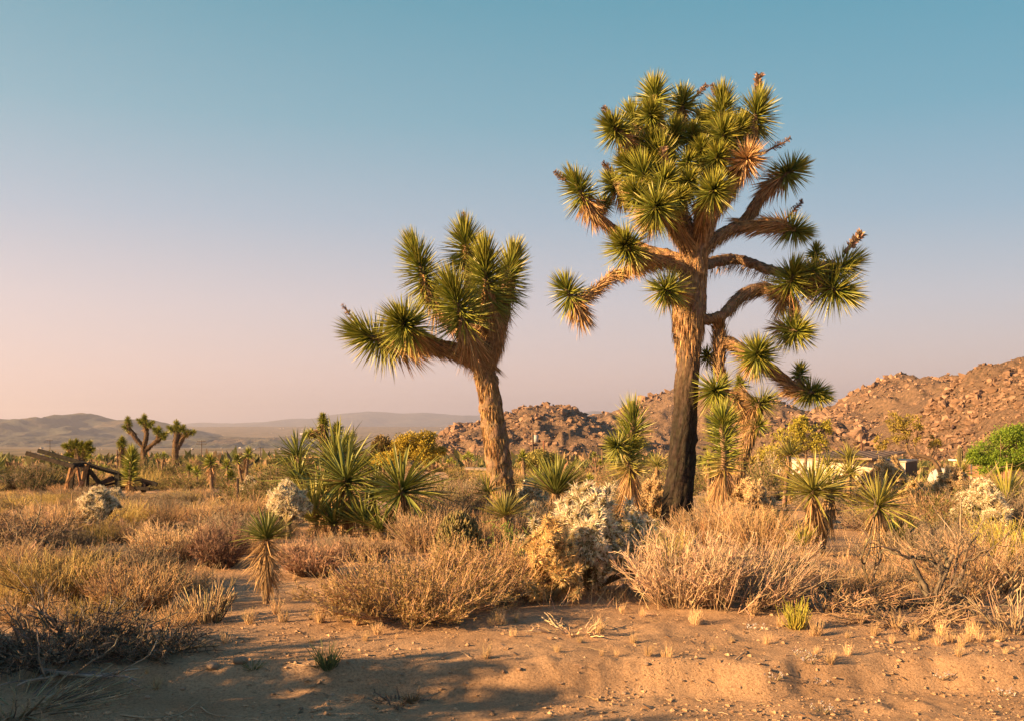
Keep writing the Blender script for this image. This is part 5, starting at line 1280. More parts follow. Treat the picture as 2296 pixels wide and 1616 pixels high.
# far scrub, too many to count
rng = R_(300); st = MB()
n = 8000
Yf = 85*np.exp(rng.random(n)*math.log(620/85)); pxf = rng.uniform(-250, 2600, n)
Xf = (pxf-CX)/F*Yf; zf = gnd(Xf, Yf)
hf = (.6+1.0*rng.random(n))*(1+.8*sstep(60, 250, Yf))*np.where(rng.random(n) < .1, 1.7, 1)
kc = np.array([(.15, .15, .05), (.22, .19, .06), (.36, .24, .13), (.25, .16, .09), (.07, .085, .035)])[rng.choice(5, n, p=[.28, .22, .22, .13, .15])]
for rep in range(14):
    d = norm(rng.normal(size=(n, 3))*np.array([1, 1, .7])+np.array([0, 0, .7]))
    b0 = np.stack([Xf, Yf, zf], 1)+rng.normal(size=(n, 3))*np.array([.25, .25, .0])*hf[:, None]
    leafquads(st, b0+d*.15*hf[:, None], d, hf*(.4+.4*rng.random(n)), hf*.25, rng, jit(rng, (1, 1, 1), n, .2)*kc)
o = st.build('desert_scrub', M_fol, kind='stuff')
tag(o, 'far low desert scrub spreading over the plain', 'scrub')
# fine dry stalks and litter
rng = R_(310); st = MB(); n = 2600
px = rng.uniform(-80, 2380, n); py = 1135+(1400-1135)*rng.random(n)
Yg = 1.62*F/(py-HY); Xg = (px-CX)/F*Yg
keep = ~(((px > 520) & (px < 800) & (py > 1275)) | ((px > 500) & (py > 1375)))
Xg, Yg = Xg[keep], Yg[keep]; n = len(Xg)
zg = gnd(Xg, Yg)
b0 = np.stack([Xg, Yg, zg-.01], 1)
for rep in range(5):
    d = norm(rng.normal(size=(n, 3))*.55+np.array([0, 0, 1]))
    slivers(st, b0+rng.normal(size=(n, 3))*np.array([.05, .05, 0]), d, .1+.22*rng.random(n), .006, rng, jit(rng, STRAW2, n, .22))
o = st.build('dry_grass', M_twig, kind='stuff'); tag(o, 'thin dry grass stalks growing among the shrubs', 'grass')

# ------------------------------------------------------------------ leafy trees in the distance
def leaf_tree(label, bx, Y, trunk, crowns, seed, c, c2, nleaf=4500, name='tree', leaf=.16, bark=(.16, .11, .07), clump=40, stemcol=None):
    """trunk: pixel polylines [(px,py,r_px)...]; crowns: (px,py,rx_px,ry_px,dY)"""
    rng = R_(seed); b0 = onG(bx, Y); root = thing(name, label, 'tree', tuple(b0)); m = Y/F
    tk = MB()
    ends = []
    for i, pl in enumerate(trunk):
        w = ([tuple(b0)] if i == 0 else [])+[tuple(P(x, y, Y)) for x, y, r in pl]
        r = ([pl[0][2]*1.15*m] if i == 0 else [])+[r*m for *_, r in pl]
        q = catmull(np.c_[np.array(w), np.array(r)], 5)
        tubes(tk, q[:, :3], q[:, 3], 7, bark, cap=True); ends.append(q[:, :3])
    allp = np.concatenate(ends)
    lf = MB(); per = nleaf//len(crowns)
    for (x, y, rx, ry, dY) in crowns:
        c0 = np.array(P(x, y, Y+dY)); ex = np.array([rx*m, rx*m*.9, ry*m])
        k = max(10, per//clump)
        cc = norm(rng.normal(size=(k, 3)))*ex*(.25+.75*rng.random((k, 1))**.45)+c0
        near = allp[np.argmin(np.linalg.norm(allp[None]-cc[:, None], axis=2), 1)]
        s = np.linspace(0, 1, 4)[None, :, None]
        br = near[:, None]*(1-s)+cc[:, None]*s+rng.normal(size=(k, 4, 3))*.08*np.min(ex)*np.sin(s*3.14)
        tubes(tk, br, np.tile(np.linspace(1.0*m, .3*m, 4), (k, 1)), 4, stemcol or bark)
        p = cc[rng.integers(k, size=per)]+rng.normal(size=(per, 3))*ex*(.17 if clump < 50 else .15)
        d = rng.normal(size=(per, 3))+norm(p-c0)*.6+np.array([0, 0, .2])
        cl = rng.random((per, 1)); col = (np.array(c)*(1-cl)+np.array(c2)*cl)*(1+.15*rng.normal(size=(per, 1)))
        leafquads(lf, p, d, leaf*(.5+.9*rng.random(per)), leaf*.42, rng, np.clip(col, .01, .8))
    tk.build('trunk', M_bark, root); lf.build('crown', M_fol, root)
    return root
t4 = lambda x, y: ((x/2.095+3000)/1.784, (y/2.095+1400)/1.784)
leaf_tree('bright green round-crowned tree beside the brown metal fence', 2272, 68, [[(*t4(2205, 1070), 4), (*t4(2205, 990), 4), (*t4(2200, 900), 3)], [(*t4(2205, 990), 3), (*t4(2080, 880), 2)], [(*t4(2205, 970), 3), (*t4(2330, 860), 2)]],
 [(*t4(2050, 850), 46, 34, 0), (*t4(2200, 800), 52, 42, .3), (*t4(2150, 740), 36, 24, 0), (*t4(2330, 780), 50, 42, 0), (*t4(2000, 960), 34, 20, -.4), (*t4(1900, 900), 22, 16, 0), (*t4(2290, 900), 46, 30, -.5), (*t4(2130, 960), 40, 16, -.6), (*t4(2270, 700), 34, 16, 0), (*t4(2420, 850), 36, 36, 0)], 401, (.09, .16, .02), (.22, .30, .03), nleaf=22000, leaf=.16, clump=85)
leaf_tree('wispy yellow-green tree with a bare crooked leaning trunk by the dark end wall', 2112, 58, [[(*t4(1600, 1060), 5.5), (*t4(1580, 990), 5), (*t4(1530, 920), 4.5), (*t4(1440, 885), 4), (*t4(1350, 870), 3.5), (*t4(1310, 810), 3), (*t4(1320, 750), 3), (*t4(1300, 720), 2.5), (*t4(1260, 670), 1.5)], [(*t4(1400, 880), 2.5), (*t4(1380, 800), 2), (*t4(1400, 730), 1.5)], [(*t4(1310, 810), 2), (*t4(1250, 800), 1.4), (*t4(1210, 760), 1)]],
 [(*t4(1280, 640), 34, 26, 0), (*t4(1350, 600), 26, 18, 0), (*t4(1200, 590), 20, 16, 0), (*t4(1370, 690), 24, 20, 0), (*t4(1230, 700), 18, 20, 0), (*t4(1540, 760), 14, 18, .5), (*t4(1090, 780), 16, 14, .5)], 402, (.28, .22, .045), (.42, .33, .07), nleaf=3600, leaf=.13)
leaf_tree('airy yellow-green palo verde left of the white building', 1800, 54, [[(*t4(470, 900), 3), (*t4(460, 820), 2.5), (*t4(440, 760), 2), (*t4(430, 680), 1.5)], [(*t4(465, 850), 2), (*t4(540, 780), 1.2)], [(*t4(465, 860), 2), (*t4(350, 780), 1.2)]],
 [(*t4(430, 590), 15, 14, 0), (*t4(420, 640), 24, 18, 0), (*t4(340, 720), 28, 22, 0), (*t4(500, 700), 28, 20, 0), (*t4(640, 650), 14, 14, .4), (*t4(420, 800), 34, 18, 0), (*t4(250, 800), 26, 26, 0), (*t4(560, 800), 26, 16, 0), (*t4(180, 880), 26, 24, 0)], 403, (.30, .26, .04), (.46, .40, .06), nleaf=6500, leaf=.13)
leaf_tree('golden-yellow palo verde on the plain left of the leaning tree', 965, 62, [[(*k_(1200, 480), 3), (*k_(1190, 420), 2.5), (*k_(1180, 360), 2)], [(*k_(1195, 440), 2), (*k_(1110, 380), 1.5)], [(*k_(1195, 440), 2), (*k_(1290, 370), 1.5)]],
 [(*k_(1080, 310), 22, 18, 0), (*k_(1160, 290), 26, 18, 0), (*k_(1270, 280), 22, 16, 0), (*k_(1220, 330), 30, 18, 0), (*k_(1330, 370), 26, 16, .4), (*k_(1110, 360), 26, 18, 0), (*k_(960, 420), 30, 14, .8), (*k_(1250, 400), 34, 16, 0), (*k_(1060, 420), 24, 14, 0)], 404, (.34, .26, .035), (.50, .38, .05), nleaf=13000, leaf=.15)
leaf_tree('brown-green rounded tree next to the golden palo verde', 860, 64, [[(*k_(960, 430), 3), (*k_(960, 370), 2)]], [(*k_(955, 300), 18, 16, 0), (*k_(920, 330), 14, 16, 0), (*k_(985, 350), 18, 18, 0), (*k_(945, 390), 24, 16, 0)], 405, (.16, .12, .05), (.24, .17, .07), nleaf=5500, leaf=.16)
leaf_tree('low lime-green bush below the golden palo verde', 820, 66, [[(815, 1040, 2), (815, 1030, 1.5)]], [(812, 1034, 22, 10, 0), (850, 1038, 20, 10, 0), (790, 1026, 10, 8, 0)], 406, (.22, .24, .04), (.34, .34, .05), nleaf=3000, leaf=.18, name='bush')
leaf_tree('round olive tree above the small Joshua trees on the plain', 1200, 58, [[(1205, 1040, 2.5), (1205, 1025, 2)]], [(1205, 1026, 28, 16, 0), (1180, 1034, 18, 12, 0), (1235, 1032, 18, 14, 0)], 407, (.19, .17, .05), (.30, .26, .07), nleaf=4500, leaf=.16)
leaf_tree('yellowish shrub tree between slim crooked tree and lone yucca', 1720, 62, [[(1715, 1060, 2.5), (1715, 1030, 1.5)]], [(1715, 1020, 26, 22, 0), (1690, 1040, 20, 14, 0), (1745, 1035, 22, 16, 0)], 408, (.26, .20, .05), (.38, .29, .08), nleaf=3800, leaf=.16)

# ------------------------------------------------------------------ timber trestle
w_ = m_
def trestle():
    rng = R_(601); Y = 36.0; b0 = onG(150, Y)
    root = thing('timber_trestle', 'collapsed old timber trestle with two long beams raised at one end', 'trestle', tuple(b0))
    C1, C2 = (.032, .024, .02), (.19, .105, .055)
    def beam(nm, a, b, dya, dyb, w, h, col):
        w, h = (w, h) if nm == 'long_beam' else (w*.75, h*.75)
        col = jit(rng, col, 1, .2)[0]
        mb = MB()
        pa, pb = np.array(P(*w_(*a), Y+dya)), np.array(P(*w_(*b), Y+dyb))
        n = 5
        for i in range(1): box(mb, pa, pb, w, h, col)
        mb.build(nm, M_wood, root, smooth=False)
    B = [('long_beam', (345, 690), (975, 866), -.35, -.35, .12, .14, C1), ('long_beam', (500, 655), (2060, 1105), .5, .5, .12, .14, C1),
         ('cross_beam', (930, 850), (1175, 835), -.35, .9, .16, .2, C1), ('post', (935, 870), (850, 1235), -.3, -.55, .12, .14, C2), ('post', (1140, 840), (1050, 1180), .1, -.1, .22, .16, C2),
         ('post', (1010, 870), (1060, 1100), -.1, -.2, .1, .12, C2), ('brace', (1010, 880), (870, 1090), -.45, -.5, .1, .1, C2), ('post', (880, 1080), (890, 1240), -.5, -.5, .1, .1, C2), ('brace', (1080, 1060), (970, 1230), -.3, -.5, .1, .12, C2),
         ('brace', (1170, 910), (1340, 1130), .2, .3, .12, .2, C1), ('post', (960, 880), (920, 1180), .5, .5, .16, .2, C1), ('brace', (1100, 1200), (1480, 1010), .4, .3, .14, .18, C1), ('cross_beam', (1180, 1140), (1560, 1000), .9, .6, .14, .18, C1),
         ('plank', (1300, 1130), (1600, 1060), .2, .4, .2, .1, C1), ('post', (1540, 970), (1560, 1180), .1, .1, .2, .22, C1), ('post', (1720, 1040), (1730, 1200), .3, .3, .2, .2, C1), ('cross_beam', (1540, 960), (2000, 1090), .2, .5, .16, .2, C1),
         ('plank', (1560, 1120), (1960, 1160), .3, .3, .2, .14, C1), ('post', (1890, 1090), (1880, 1230), .4, .4, .18, .2, C1), ('plank', (1780, 1180), (1990, 1080), .5, .6, .14, .12, C1), ('brace', (1150, 860), (1130, 1190), .3, .25, .16, .16, C1)]
    for q in B: beam(*q)
trestle()

# ------------------------------------------------------------------ white metal building, dome, fence, cactus, poles
def building():
    Y = 88.0; cor = onG(2030, Y); cor[2] -= .1
    root = thing('metal_building', 'low white corrugated building with a dark end wall and raised brown shade roof', 'building', tuple(cor))
    al = math.radians(31); e1 = np.array([-math.cos(al), math.sin(al), 0]); e2 = np.array([math.sin(al), math.cos(al), 0])*1.0
    c0 = np.array(cor); Hh = CAMZ+(HY-1036)/F*Y-c0[2]; L, W = 12.2, 5.6
    up = np.array([0, 0, 1.0])
    def corr(o, ex, n, ln, pitch, dep, nrm, col):
        mb = MB(); k = int(ln/pitch*4); v = []
        prof = [0, 0, 1, 1]
        for i in range(k+1):
            p = o+ex*(ln*i/k)+nrm*dep*prof[i % 4]
            v += [p, p+up*Hh]
        mb.add(v, None, [(2*i, 2*i+2, 2*i+3, 2*i+1) for i in range(k)], col); return mb
    corr(c0, e1, 1, L, .7, .05, -e2, (.56, .48, .38)).build('long_wall', M_paint, root, smooth=False)
    corr(c0, e2, 1, W, .42, .12, -e1, (.085, .055, .042)).build('end_wall', M_paint, root, smooth=False)
    mb = MB(); a = [c0+up*(Hh+.02)+e1*-.1-e2*.1, c0+up*(Hh+.02)+e1*(L+.1)-e2*.1, c0+up*(Hh+.02)+e1*(L+.1)+e2*(W+.1), c0+up*(Hh+.02)-e1*.1+e2*(W+.1)]
    mb.add(a+[q+up*.13 for q in a], None, [(3, 2, 1, 0), (4, 5, 6, 7), (0, 1, 5, 4), (1, 2, 6, 5), (2, 3, 7, 6), (3, 0, 4, 7)], (.38, .31, .25)); mb.build('roof_slab', M_paint, root, smooth=False)
    mb = MB(); q = [c0+e1*L+e2*0, c0+e1*L+e2*W, c0+e2*W]
    mb.add([q[0], q[1], q[2], q[0]+up*Hh, q[1]+up*Hh, q[2]+up*Hh], None, [(0, 1, 4, 3), (1, 2, 5, 4)], (.6, .53, .44)); mb.build('rear_wall', M_paint, root, smooth=False)
    pc = [np.array(P(1790, 1030, 94)), np.array(P(1955, 1030, 86.5)), np.array(P(2032, 1015, 90)), np.array(P(1872, 1013, 99))]
    mb = MB(); mb.add(pc+[p+up*.16 for p in pc], None, [(3, 2, 1, 0), (4, 5, 6, 7), (0, 1, 5, 4), (1, 2, 6, 5), (2, 3, 7, 6), (3, 0, 4, 7)], (.22, .145, .09)); sr = mb.build('shade_roof', M_paint, root, smooth=False); sub(sr, root)
    for i in range(9):      # roof battens
        mb = MB(); t = (i+.5)/9; box(mb, pc[0]*(1-t)+pc[1]*t+up*.19, pc[3]*(1-t)+pc[2]*t+up*.19, .1, .07, (.20, .13, .085)); mb.build('batten', M_paint, sr, smooth=False)
    for q in pc:
        ctr = sum(pc)/4; g = q*.8+ctr*.2
        mb = MB(); box(mb, np.array([g[0], g[1], c0[2]+Hh*.9]), g+up*.05, .12, .12, (.16, .10, .07)); mb.build('roof_post', M_paint, root, smooth=False)
    v = c0+e1*2.0+e2*1.0+up*(Hh+.1)
    mb = MB(); tubes(mb, np.array([v, v+up*.45]), np.array([.28, .28]), 12, (.65, .6, .55), cap=True); tubes(mb, np.array([v+up*.45, v+up*.55, v+up*.62]), np.array([.36, .36, .1]), 12, (.6, .55, .5), cap=True); mb.build('roof_vent', M_paint, root)
building()
def dome():
    Y = 70; c = onG(2124, Y); root = thing('domed_trailer', 'white rounded trailer parked right of the dark end wall', 'trailer', tuple(c))
    mb = MB(); w, h, l = .95, 1.75, 3.4
    prof = [(-w, .35), (-w, h*.55), (-w*.8, h*.84), (-w*.4, h*.98), (0, h*1.02), (w*.4, h*.98), (w*.8, h*.84), (w, h*.55), (w, .35)]
    sec = [(-.5, .55), (-.44, .85), (-.3, 1), (.3, 1), (.44, .85), (.5, .55)]
    v = [np.array(c)+np.array([x*s, l*t, .35+(z-.35)*s]) for t, s in sec for x, z in prof]
    n = len(prof); q = [(a*n+j, a*n+j+1, (a+1)*n+j+1, (a+1)*n+j) for a in range(5) for j in range(n-1)]
    mb.add(v, None, q+[(a*n+n-1, a*n, (a+1)*n, (a+1)*n+n-1) for a in range(5)], (.42, .40, .375))
    mb.add(v[:n], [(0, i+1, i) for i in range(1, n-1)], None, (.42, .40, .375)); mb.build('shell', M_paint, root)
    mb = MB(); box(mb, np.array(c)+np.array([-.3, -1.9, 1.15]), np.array(c)+np.array([.3, -1.9, 1.15]), .06, .32, (.05, .06, .07)); mb.build('window', M_paint, root, smooth=False)
    for sx in (-.85, .85):
        mb = MB(); p = np.array(c)+np.array([sx, 0, .3]); tubes(mb, np.array([p-[.09, 0, 0], p+[.09, 0, 0]]), np.array([.31, .31]), 14, (.03, .03, .03), cap=True); mb.build('wheel', M_paint, root)
dome()
def fence():
    Y = 76; a, b_ = onG(2162, Y), onG(2275, Y-4); root = thing('metal_fence', 'rust-brown vertical panel fence under the bright green tree', 'fence', tuple(a))
    rng = R_(611); n = 22; h = 2.1
    for i in range(n):
        p = np.array(a)*(1-(i+.5)/n)+np.array(b_)*((i+.5)/n); w = (b_-a).length/n
        mb = MB(); d = norm(np.array(b_-a)); dz = .03*rng.normal()
        q0 = p+np.array([0, -.03*(i % 2), -.1]); box(mb, q0, q0+np.array([0, 0, h+dz]), .05, w*.97, jit(rng, (.22, .12, .065), 1, .2)[0], up=d); mb.build('panel', M_paint, root, smooth=False)
    mb = MB(); box(mb, np.array(a)+[0, .08, h*.8], np.array(b_)+[0, .08, h*.8], .06, .08, (.15, .09, .05)); mb.build('rail', M_paint, root, smooth=False)
    sh = onG(2200, 90); rs = thing('garden_shed', 'small pale flat-roofed shed behind the bright green tree', 'shed', tuple(sh))
    s = np.array(sh)
    mb = MB(); box(mb, s+[-2, 0, 1.1], s+[2, 0, 1.1], 2.4, 2.4, (.5, .36, .2)); mb.build('wall', M_paint, rs, smooth=False)
    mb = MB(); box(mb, s+[-2.3, 0, 2.4], s+[2.3, 0, 2.4], 3.0, .14, (.7, .66, .6)); mb.build('roof', M_paint, rs, smooth=False)
    mb = MB(); box(mb, s+[.3, -1.22, .95], s+[1.1, -1.22, .95], .05, 1.9, (.3, .2, .12)); mb.build('door', M_paint, rs, smooth=False)
fence()
def column_cactus():
    Y = 62; c = onG(2153, Y); root = thing('column_cactus', 'tall ribbed column cactus left of the bright green tree', 'cactus', tuple(c))
    top = P(2154, 998, Y)[2]-c[2]; mb = MB()
    k = 14; s = np.linspace(0, 1, k); sides = 24
    tubes(mb, np.stack([0*s+.02*np.sin(s*4), 0*s, s*top-.03], 1)+np.array(c), .17*np.interp(s, [0, .1, .9, .97, 1], [.9, 1, 1, .7, .1]), sides, (.13, .11, .05), cap=True)
    v = mb.v[-1].reshape(k, sides, 3); ctr = v.mean(1, keepdims=True); f = (1-.22*(np.arange(sides) % 2))[None, :, None]; mb.v[-1] = (ctr+(v-ctr)*f).reshape(-1, 3)
    mb.build('stem', M_cact, root, smooth=False)
    rng = R_(3); n = 400; t = rng.random(n); ph = np.floor(rng.random(n)*12)/12*6.283
    mb = MB(); d = np.stack([np.cos(ph), np.sin(ph), 0*ph], 1); slivers(mb, np.array(c)+d*.16+np.stack([0*t, 0*t, t*top*.97], 1), d+rng.normal(size=(n, 3))*.5, .09, .02, rng, jit(rng, (.4, .3, .16), n)); mb.build('spines', M_dead, root)
column_cactus()
def pole(label, px, Y, top, cross=True, r=.13, col=(.07, .05, .04), two=False, name='power_pole', cat='pole'):
    c = np.array(onG(px, Y)); root = thing(name, label, cat, tuple(c)); z = P(px, top, Y)[2]
    mb = MB(); tubes(mb, np.array([c-[0, 0, .1], [c[0], c[1], z]]), np.array([r, r*.75]), 8, col, cap=True); mb.build('post', M_wood, root)
    if cross:
        for dz in ([.35, 1.1] if two else [.3]):
            mb = MB(); w = 1.2 if dz < .5 or not two else 1.5
            box(mb, np.array([c[0]-w, c[1]-.18, z-dz]), np.array([c[0]+w, c[1]-.18, z-dz]), .14, .16, col); a = mb.build('crossarm', M_wood, root, smooth=False); sub(a, root)
            for s in (-.9, -.45, .45, .9):
                mb = MB(); tubes(mb, np.array([[c[0]+s*w, c[1]-.18, z-dz+.06], [c[0]+s*w, c[1]-.18, z-dz+.28]]), np.array([.05, .03]), 6, (.12, .10, .09), cap=True); mb.build('insulator', M_paint, a)
    return root
pole('wooden power pole with one crossarm behind the trestle beams', 112, 380, 985)
pole('wooden power pole with two crossarms beside the shaggy yucca', 452, 290, 986, two=True)
pole('dark wooden pole with a grey transformer right of the leaning trunk', 1195, 190, 970, cross=False, r=.2)
mb = MB(); pr = P(1202, 980, 189.5); tubes(mb, np.array([pr-Vector((0, 0, .9)), pr+Vector((0, 0, .5))]), np.array([.42, .42]), 10, (.3, .3, .3), cap=True)
tr_ = [o for o in C.objects if o.get('label', '').startswith('dark wooden pole with a grey transformer')][0]; mb.build('transformer', M_paint, tr_)
pole('red-brown wooden pole near the pole with a transformer', 1219, 150, 987, cross=False, r=.17, col=(.20, .09, .055))
pole('thin post on the plain by the young twisted Joshua tree', 1350, 150, 1006, cross=False, r=.1, col=(.2, .12, .07))
pole('wooden pole standing behind the brown shade roof', 1932, 130, 991, cross=False, r=.16, col=(.12, .06, .04))
pole('short pole with a crossarm behind the bright green tree', 2202, 130, 1000, col=(.15, .08, .05))
pole('far wooden power pole left of the golden palo verde', 584, 420, 1002, r=.2)
pole('far small power pole left of the knobbly little Joshua tree', 1065, 260, 996, cross=False, r=.16)
pole('pale slim pipe standing in front of the brown fence', 2178, 60, 1040, cross=False, r=.05, col=(.6, .5, .38), name='pipe', cat='pipe')
pole('dark metal fence post standing in the tawny brush', 533, 20.5, 1071, cross=False, r=.03, col=(.045, .03, .025), name='fence_post', cat='post')
pole('short dark fence post left of the leaning trunk', 992, 22, 1070, cross=False, r=.03, col=(.045, .035, .03), name='fence_post', cat='post')
pole('thin fence post by the thin single-headed Joshua tree', 263, 66, 1008, cross=False, r=.05, col=(.1, .06, .05), name='fence_post', cat='post')
# old roof sheet lying in the brush
c = np.array(onG(1082, 46)); root = thing('roof_sheet', 'low weathered roof on short posts in the brush left of the leaning trunk', 'shelter', tuple(c))
z = P(1080, 1049, 46)[2]; mb = MB(); box(mb, [c[0]-.8, c[1], z], [c[0]+.8, c[1], z-.05], 1.2, .08, (.36, .28, .2)); mb.build('sheet', M_wood, root, smooth=False)
for sx in (-.7, .7):
    mb = MB(); box(mb, [c[0]+sx, c[1], c[2]-.1], [c[0]+sx, c[1], z], .09, .09, (.14, .09, .06)); mb.build('post', M_wood, root, smooth=False)

# ------------------------------------------------------------------ town far off on the plain
def house_mesh(s, i):
    mb = MB(); rng = R_(s)
    w, d, h = 9+4*rng.random(), 7, 3.2
    wl = [(.34, .29, .25), (.2, .16, .13), (.27, .22, .18)][i]; rf = [(.35, .27, .22), (.6, .55, .5), (.25, .18, .15)][i]
    v = [(-w/2, -d/2, -2), (w/2, -d/2, -2), (w/2, d/2, -2), (-w/2, d/2, -2), (-w/2, -d/2, h), (w/2, -d/2, h), (w/2, d/2, h), (-w/2, d/2, h)]
    mb.add(v, None, [(0, 1, 5, 4), (1, 2, 6, 5), (2, 3, 7, 6), (3, 0, 4, 7)], wl)
    mb.add([(-w/2-.4, -d/2-.4, h-.1), (w/2+.4, -d/2-.4, h-.1), (w/2+.4, d/2+.4, h-.1), (-w/2-.4, d/2+.4, h-.1), (-w/2-.4, 0, h+1.5), (w/2+.4, 0, h+1.5)], [(0, 4, 3), (1, 2, 5)], [(0, 1, 5, 4), (2, 3, 4, 5)], rf)
    return mb.mesh('house', M_paint, smooth=False)
HM = [house_mesh(1+i, i) for i in range(3)]
rng = R_(700)
for i in range(58):
    if i < 34: Y = rng.uniform(2300, 4200); px = rng.uniform(380, 1000)
    elif i < 40: Y = rng.uniform(2300, 3200); px = rng.uniform(0, 300)
    else: Y = rng.uniform(6000, 11000); px = rng.uniform(560, 1040)
    p = onG(px, Y); s = rng.uniform(.5, .9) if Y < 4000 else 1.5
    put(HM[rng.integers(3)], 'house', 'tiny pale house far off on the valley plain', 'house', p, (s, s, s), rng.random()*6.28, 'far houses on the valley plain')
p = onG(700, 8200); mb = MB(); box(mb, [-95, 0, 6], [95, 0, 6], 60, 16, (.75, .66, .58)); o = mb.build('warehouse', M_paint, off=(0, 0, 0), smooth=False); o.location = p; tag(o, 'long pale flat building far off on the upper plain', 'building')

# ------------------------------------------------------------------ stones, pebbles, twigs and flowers on the sand
STN = [hull_mesh(i, c_, M_stone) for i, c_ in zip(range(8, 14), ((.42, .29, .20), (.36, .24, .17), (.46, .33, .24), (.34, .22, .15), (.44, .27, .17), (.48, .36, .27)))]
def rstone(seed, col):
    rng = R_(seed); bm = bmesh.new(); bmesh.ops.create_icosphere(bm, subdivisions=2, radius=1)
    v = np.array([q.co for q in bm.verts]); f = np.array([[w.index for w in fc.verts] for fc in bm.faces]); bm.free()
    v = v*(1+.16*fbm(v[:, 0]*1.3+seed, v[:, 1]*1.3+v[:, 2]*1.7, 3, seed))[:, None]; v[:, 2] *= .75
    mb = MB(); mb.add(v, f, None, col); return mb.mesh('stone', M_stone, smooth=True)
RS = [rstone(i, c_) for i, c_ in enumerate(((.42, .30, .21), (.38, .25, .17), (.45, .32, .23)))]
def stone(label, px, py, rpx, i, seed, group=None, me=None):
    rng = R_(seed); p = G(px, py); r = rpx*p[1]/F
    o = put(me or (RS+STN)[i % 9], 'stone', label, 'stone', p+Vector((0, 0, r*.3)), (r*1.1, r, r*.8), rng.random()*6.28, group); return o
stone('largest rounded stone lying on the shaded sand', 539, 1488, 16, 0, 1)
stone('flat pale clod just left of the largest stone', 476, 1508, 14, 2, 2)
stone('reddish stone on the right part of the bank', 2240, 1450, 14, 4, 3)
sl_ = [(445, 1470), (586, 1602), (625, 1585), (675, 1590), (700, 1583), (745, 1560), (330, 1570), (350, 1595), (240, 1585), (410, 1550), (1010, 1510), (1130, 1525), (1165, 1520), (1300, 1512), (1450, 1505), (1685, 1497), (840, 1585), (960, 1580), (1100, 1600), (1530, 1545), (1210, 1580), (1400, 1560), (2060, 1425), (1920, 1520), (2130, 1560), (1780, 1590), (1640, 1600), (2200, 1520), (2010, 1500), (900, 1530), (560, 1550), (470, 1600)]
rng = R_(720)
for px, py in sl_: stone('small loose stone on the sand near '+beside(px), px, py, rng.uniform(3.5, 7), int(rng.integers(9)), int(px), 'small stones on the bare sand')
st = MB(); n = 19000
px = rng.uniform(-30, 2330, n); py = 1385+(1650-1385)*rng.random(n)
mk = rng.random(n) < .12+.88*sstep(-.1, .45, fbm(px/260, py/70, 3, 77)+.25*sstep(1200, 1900, px)); px, py = px[mk], py[mk]; n = len(px); Yp = 1.66*F/(py-HY); Xp = (px-CX)/F*Yp; zp = gnd(Xp, Yp, True)
sz = np.minimum(.0038*(1-rng.random(n))**(-.55), .024)
for i in range(n):
    hv, hf_ = GRIT[i % 8]; st.add(hv*sz[i]*np.array([1.2, 1, .8])+np.array([Xp[i], Yp[i], zp[i]+sz[i]*.2]), hf_, None, np.clip(np.array((.41, .265, .16))*(1+.18*rng.normal()), .08, .7))
o = st.build('gravel', M_stone, smooth=False, kind='stuff'); tag(o, 'fine gravel and grit strewn over the bare sand', 'gravel')
st = MB(); n = 900
px = rng.uniform(-30, 2330, n); py = 1370+(1640-1370)*rng.random(n)**1.4; Yp = 1.66*F/(py-HY); Xp = (px-CX)/F*Yp; zp = gnd(Xp, Yp, True)
an = rng.random(n)*6.283; ln = .02+.09*rng.random(n)**2; d_ = np.stack([np.cos(an), np.sin(an), .1*rng.normal(size=n)], 1)
a0 = np.stack([Xp, Yp, zp+.005], 1); mid_ = a0+d_*ln[:, None]*.5+rng.normal(size=(n, 3))*.006
tubes(st, np.stack([a0, mid_, a0+d_*ln[:, None]], 1), np.tile([.0022, .002, .0012], (n, 1)), 3, jit(rng, (.33, .23, .14), n, .35))
o = st.build('twig_litter', M_twig, kind='stuff'); tag(o, 'broken twig litter strewn over the bare sand', 'litter')
def ground_twig(label, pts, r, seed, col=(.36, .26, .17)):
    rng = R_(seed); w = [np.array(G(x, y))+[0, 0, r*.6+.012*(i % 2)] for i, (x, y) in enumerate(pts)]
    q = catmull(w, 5); mb = MB(); tubes(mb, q, np.linspace(r, r*.4, len(q)), 5, col, cap=True)
    o = mb.build('fallen_twig', M_wood, off=tuple(w[0])); o.location = w[0]; tag(o, label, 'twig')
ground_twig('long pale curved twig on the shaded sand below the dead branches', [(270, 1605), (330, 1616), (400, 1604), (445, 1580)], .006, 1)
ground_twig('bent pale twig right of the dead branches on shaded sand', [(450, 1590), (480, 1607), (560, 1604), (675, 1585)], .005, 2)
ground_twig('thin straight twig beside the green feathery sprig', [(640, 1495), (700, 1500), (770, 1490)], .004, 3)
ground_twig('short pale twig pointing up the middle of the bank', [(1635, 1495), (1660, 1478), (1672, 1462)], .007, 4, (.42, .3, .19))
ground_twig('long bleached twig below the flowering bush', [(985, 1475), (1030, 1468), (1060, 1480)], .004, 5)
rng = R_(740); d0 = G(895, 1582)
root = thing('dead_plant', 'uprooted dead plant with splayed dark twigs on shaded sand', 'dead plant', tuple(d0))
m_dark(rng, .10, .2, 26, 90, 200, (.10, .075, .055), (.17, .13, .1), r=.004).build('twigs', M_twig, root, off=(0, 0, .01))
m_tuft(rng, 90, .07, .1, (.13, .10, .05), (.2, .15, .08), w=.003).build('stubble', M_twig, root, off=(-.08, 0, .0))
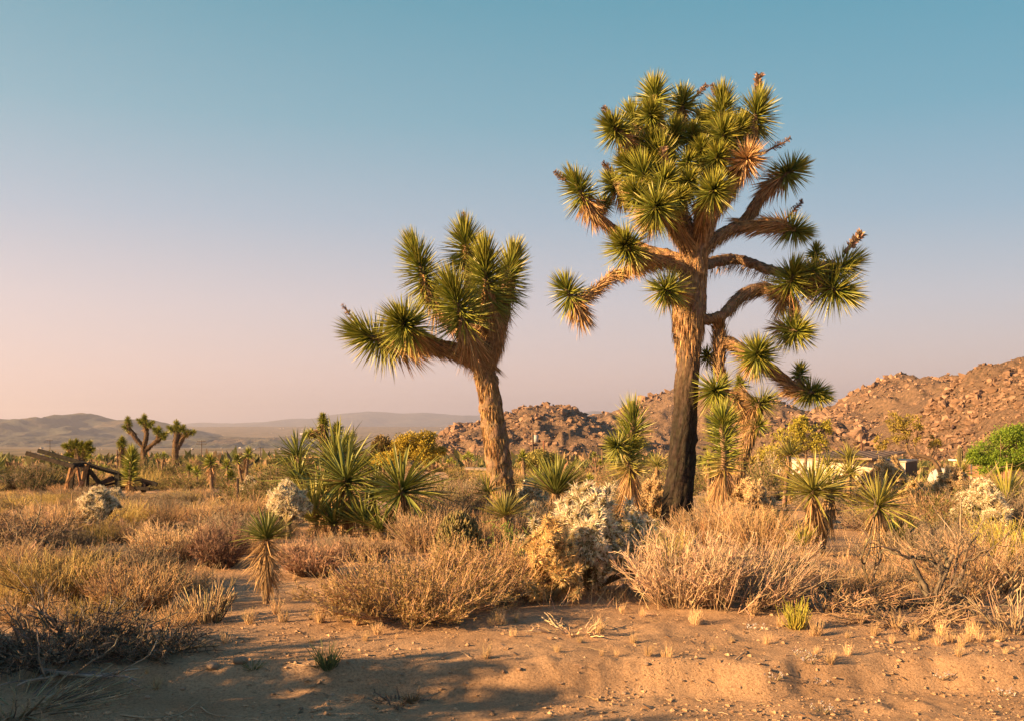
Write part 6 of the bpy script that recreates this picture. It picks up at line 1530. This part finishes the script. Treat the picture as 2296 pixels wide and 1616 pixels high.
for k, (px, py) in enumerate([(1798, 1480), (1815, 1498), (1695, 1418), (1840, 1545), (1735, 1535), (2110, 1530), (2250, 1560), (1845, 1600)]):
    mb = MB(); s = stems(rng, 16, .06, .07, 1.1, k=3); tp(mb, s, .0018, .0012, jit(rng, (.3, .24, .14), 16))
    e = s[:, -1]
    for j in range(5): leafquads(mb, e, norm(rng.normal(size=(16, 3))+np.array([0, 0, .6])), .012, .008, rng, jit(rng, (.42, .37, .37), 16, .1))
    single('white_flowers', 'tiny clump of whitish dry flowers near '+beside(px) if k else 'largest clump of whitish dry flowers below the yellow-green tuft', 'flower', px, py, mb, group='whitish flower clumps' if k else None, sink=.005)

# ------------------------------------------------------------------ unseen tall brush, added left of view to cast the long foreground shade
SHB = [green_mesh(800+i, (.08, .09, .035), (.13, .13, .05), 10000, .09) for i in range(2)]
for k, (x, y, h, wr) in enumerate([(-5.6, 3.9, 1.95, .9), (-5.9, 4.9, 1.65, .95), (-6.1, 6.0, 1.25, 1.0), (-6.5, 4.8, 1.7, 1.0), (-6.8, 3.9, 2.0, 1.0), (-5.8, 3.1, 2.05, .9), (-6.9, 2.8, 2.0, 1.0), (-5.4, 2.3, 2.0, .9), (-6.9, 5.6, 1.5, 1.0), (-5.0, 3.2, 1.7, .8)]):
    put(SHB[k % 2], 'shade_bush', 'unseen dense bush added to shade the foreground sand', 'bush', Vector((x, y, float(gnd(x, y))-.05)), (h*wr*.95, h*wr*.95, h*.94), k*1.3, 'unseen shade bushes beside the sand')

# ------------------------------------------------------------------ air
hz = bpy.data.materials.new('haze_air'); hz.use_nodes = True
N, L = hz.node_tree.nodes, hz.node_tree.links
for n_ in list(N):
    if n_.type != 'OUTPUT_MATERIAL': N.remove(n_)
pv = N.new('ShaderNodeVolumePrincipled'); pv.inputs['Color'].default_value = (.86, .84, 1.0, 1); pv.inputs['Density'].default_value = 5.5e-5; pv.inputs['Anisotropy'].default_value = .44
L.new(pv.outputs[0], [n_ for n_ in N if n_.type == 'OUTPUT_MATERIAL'][0].inputs['Volume'])
zmax = 620.0; zmin = -420.0
mb = MB(); v = [(x, y, z) for z in (zmin, zmax) for x, y in ((-27500, -400), (27500, -400), (27500, 32500), (-27500, 32500))]
mb.add(v, None, [(3, 2, 1, 0), (4, 5, 6, 7), (0, 1, 5, 4), (1, 2, 6, 5), (2, 3, 7, 6), (3, 0, 4, 7)])
o = mb.build('haze', hz, smooth=False, kind='stuff'); tag(o, 'thin pale haze over the valley and far ranges', 'haze')
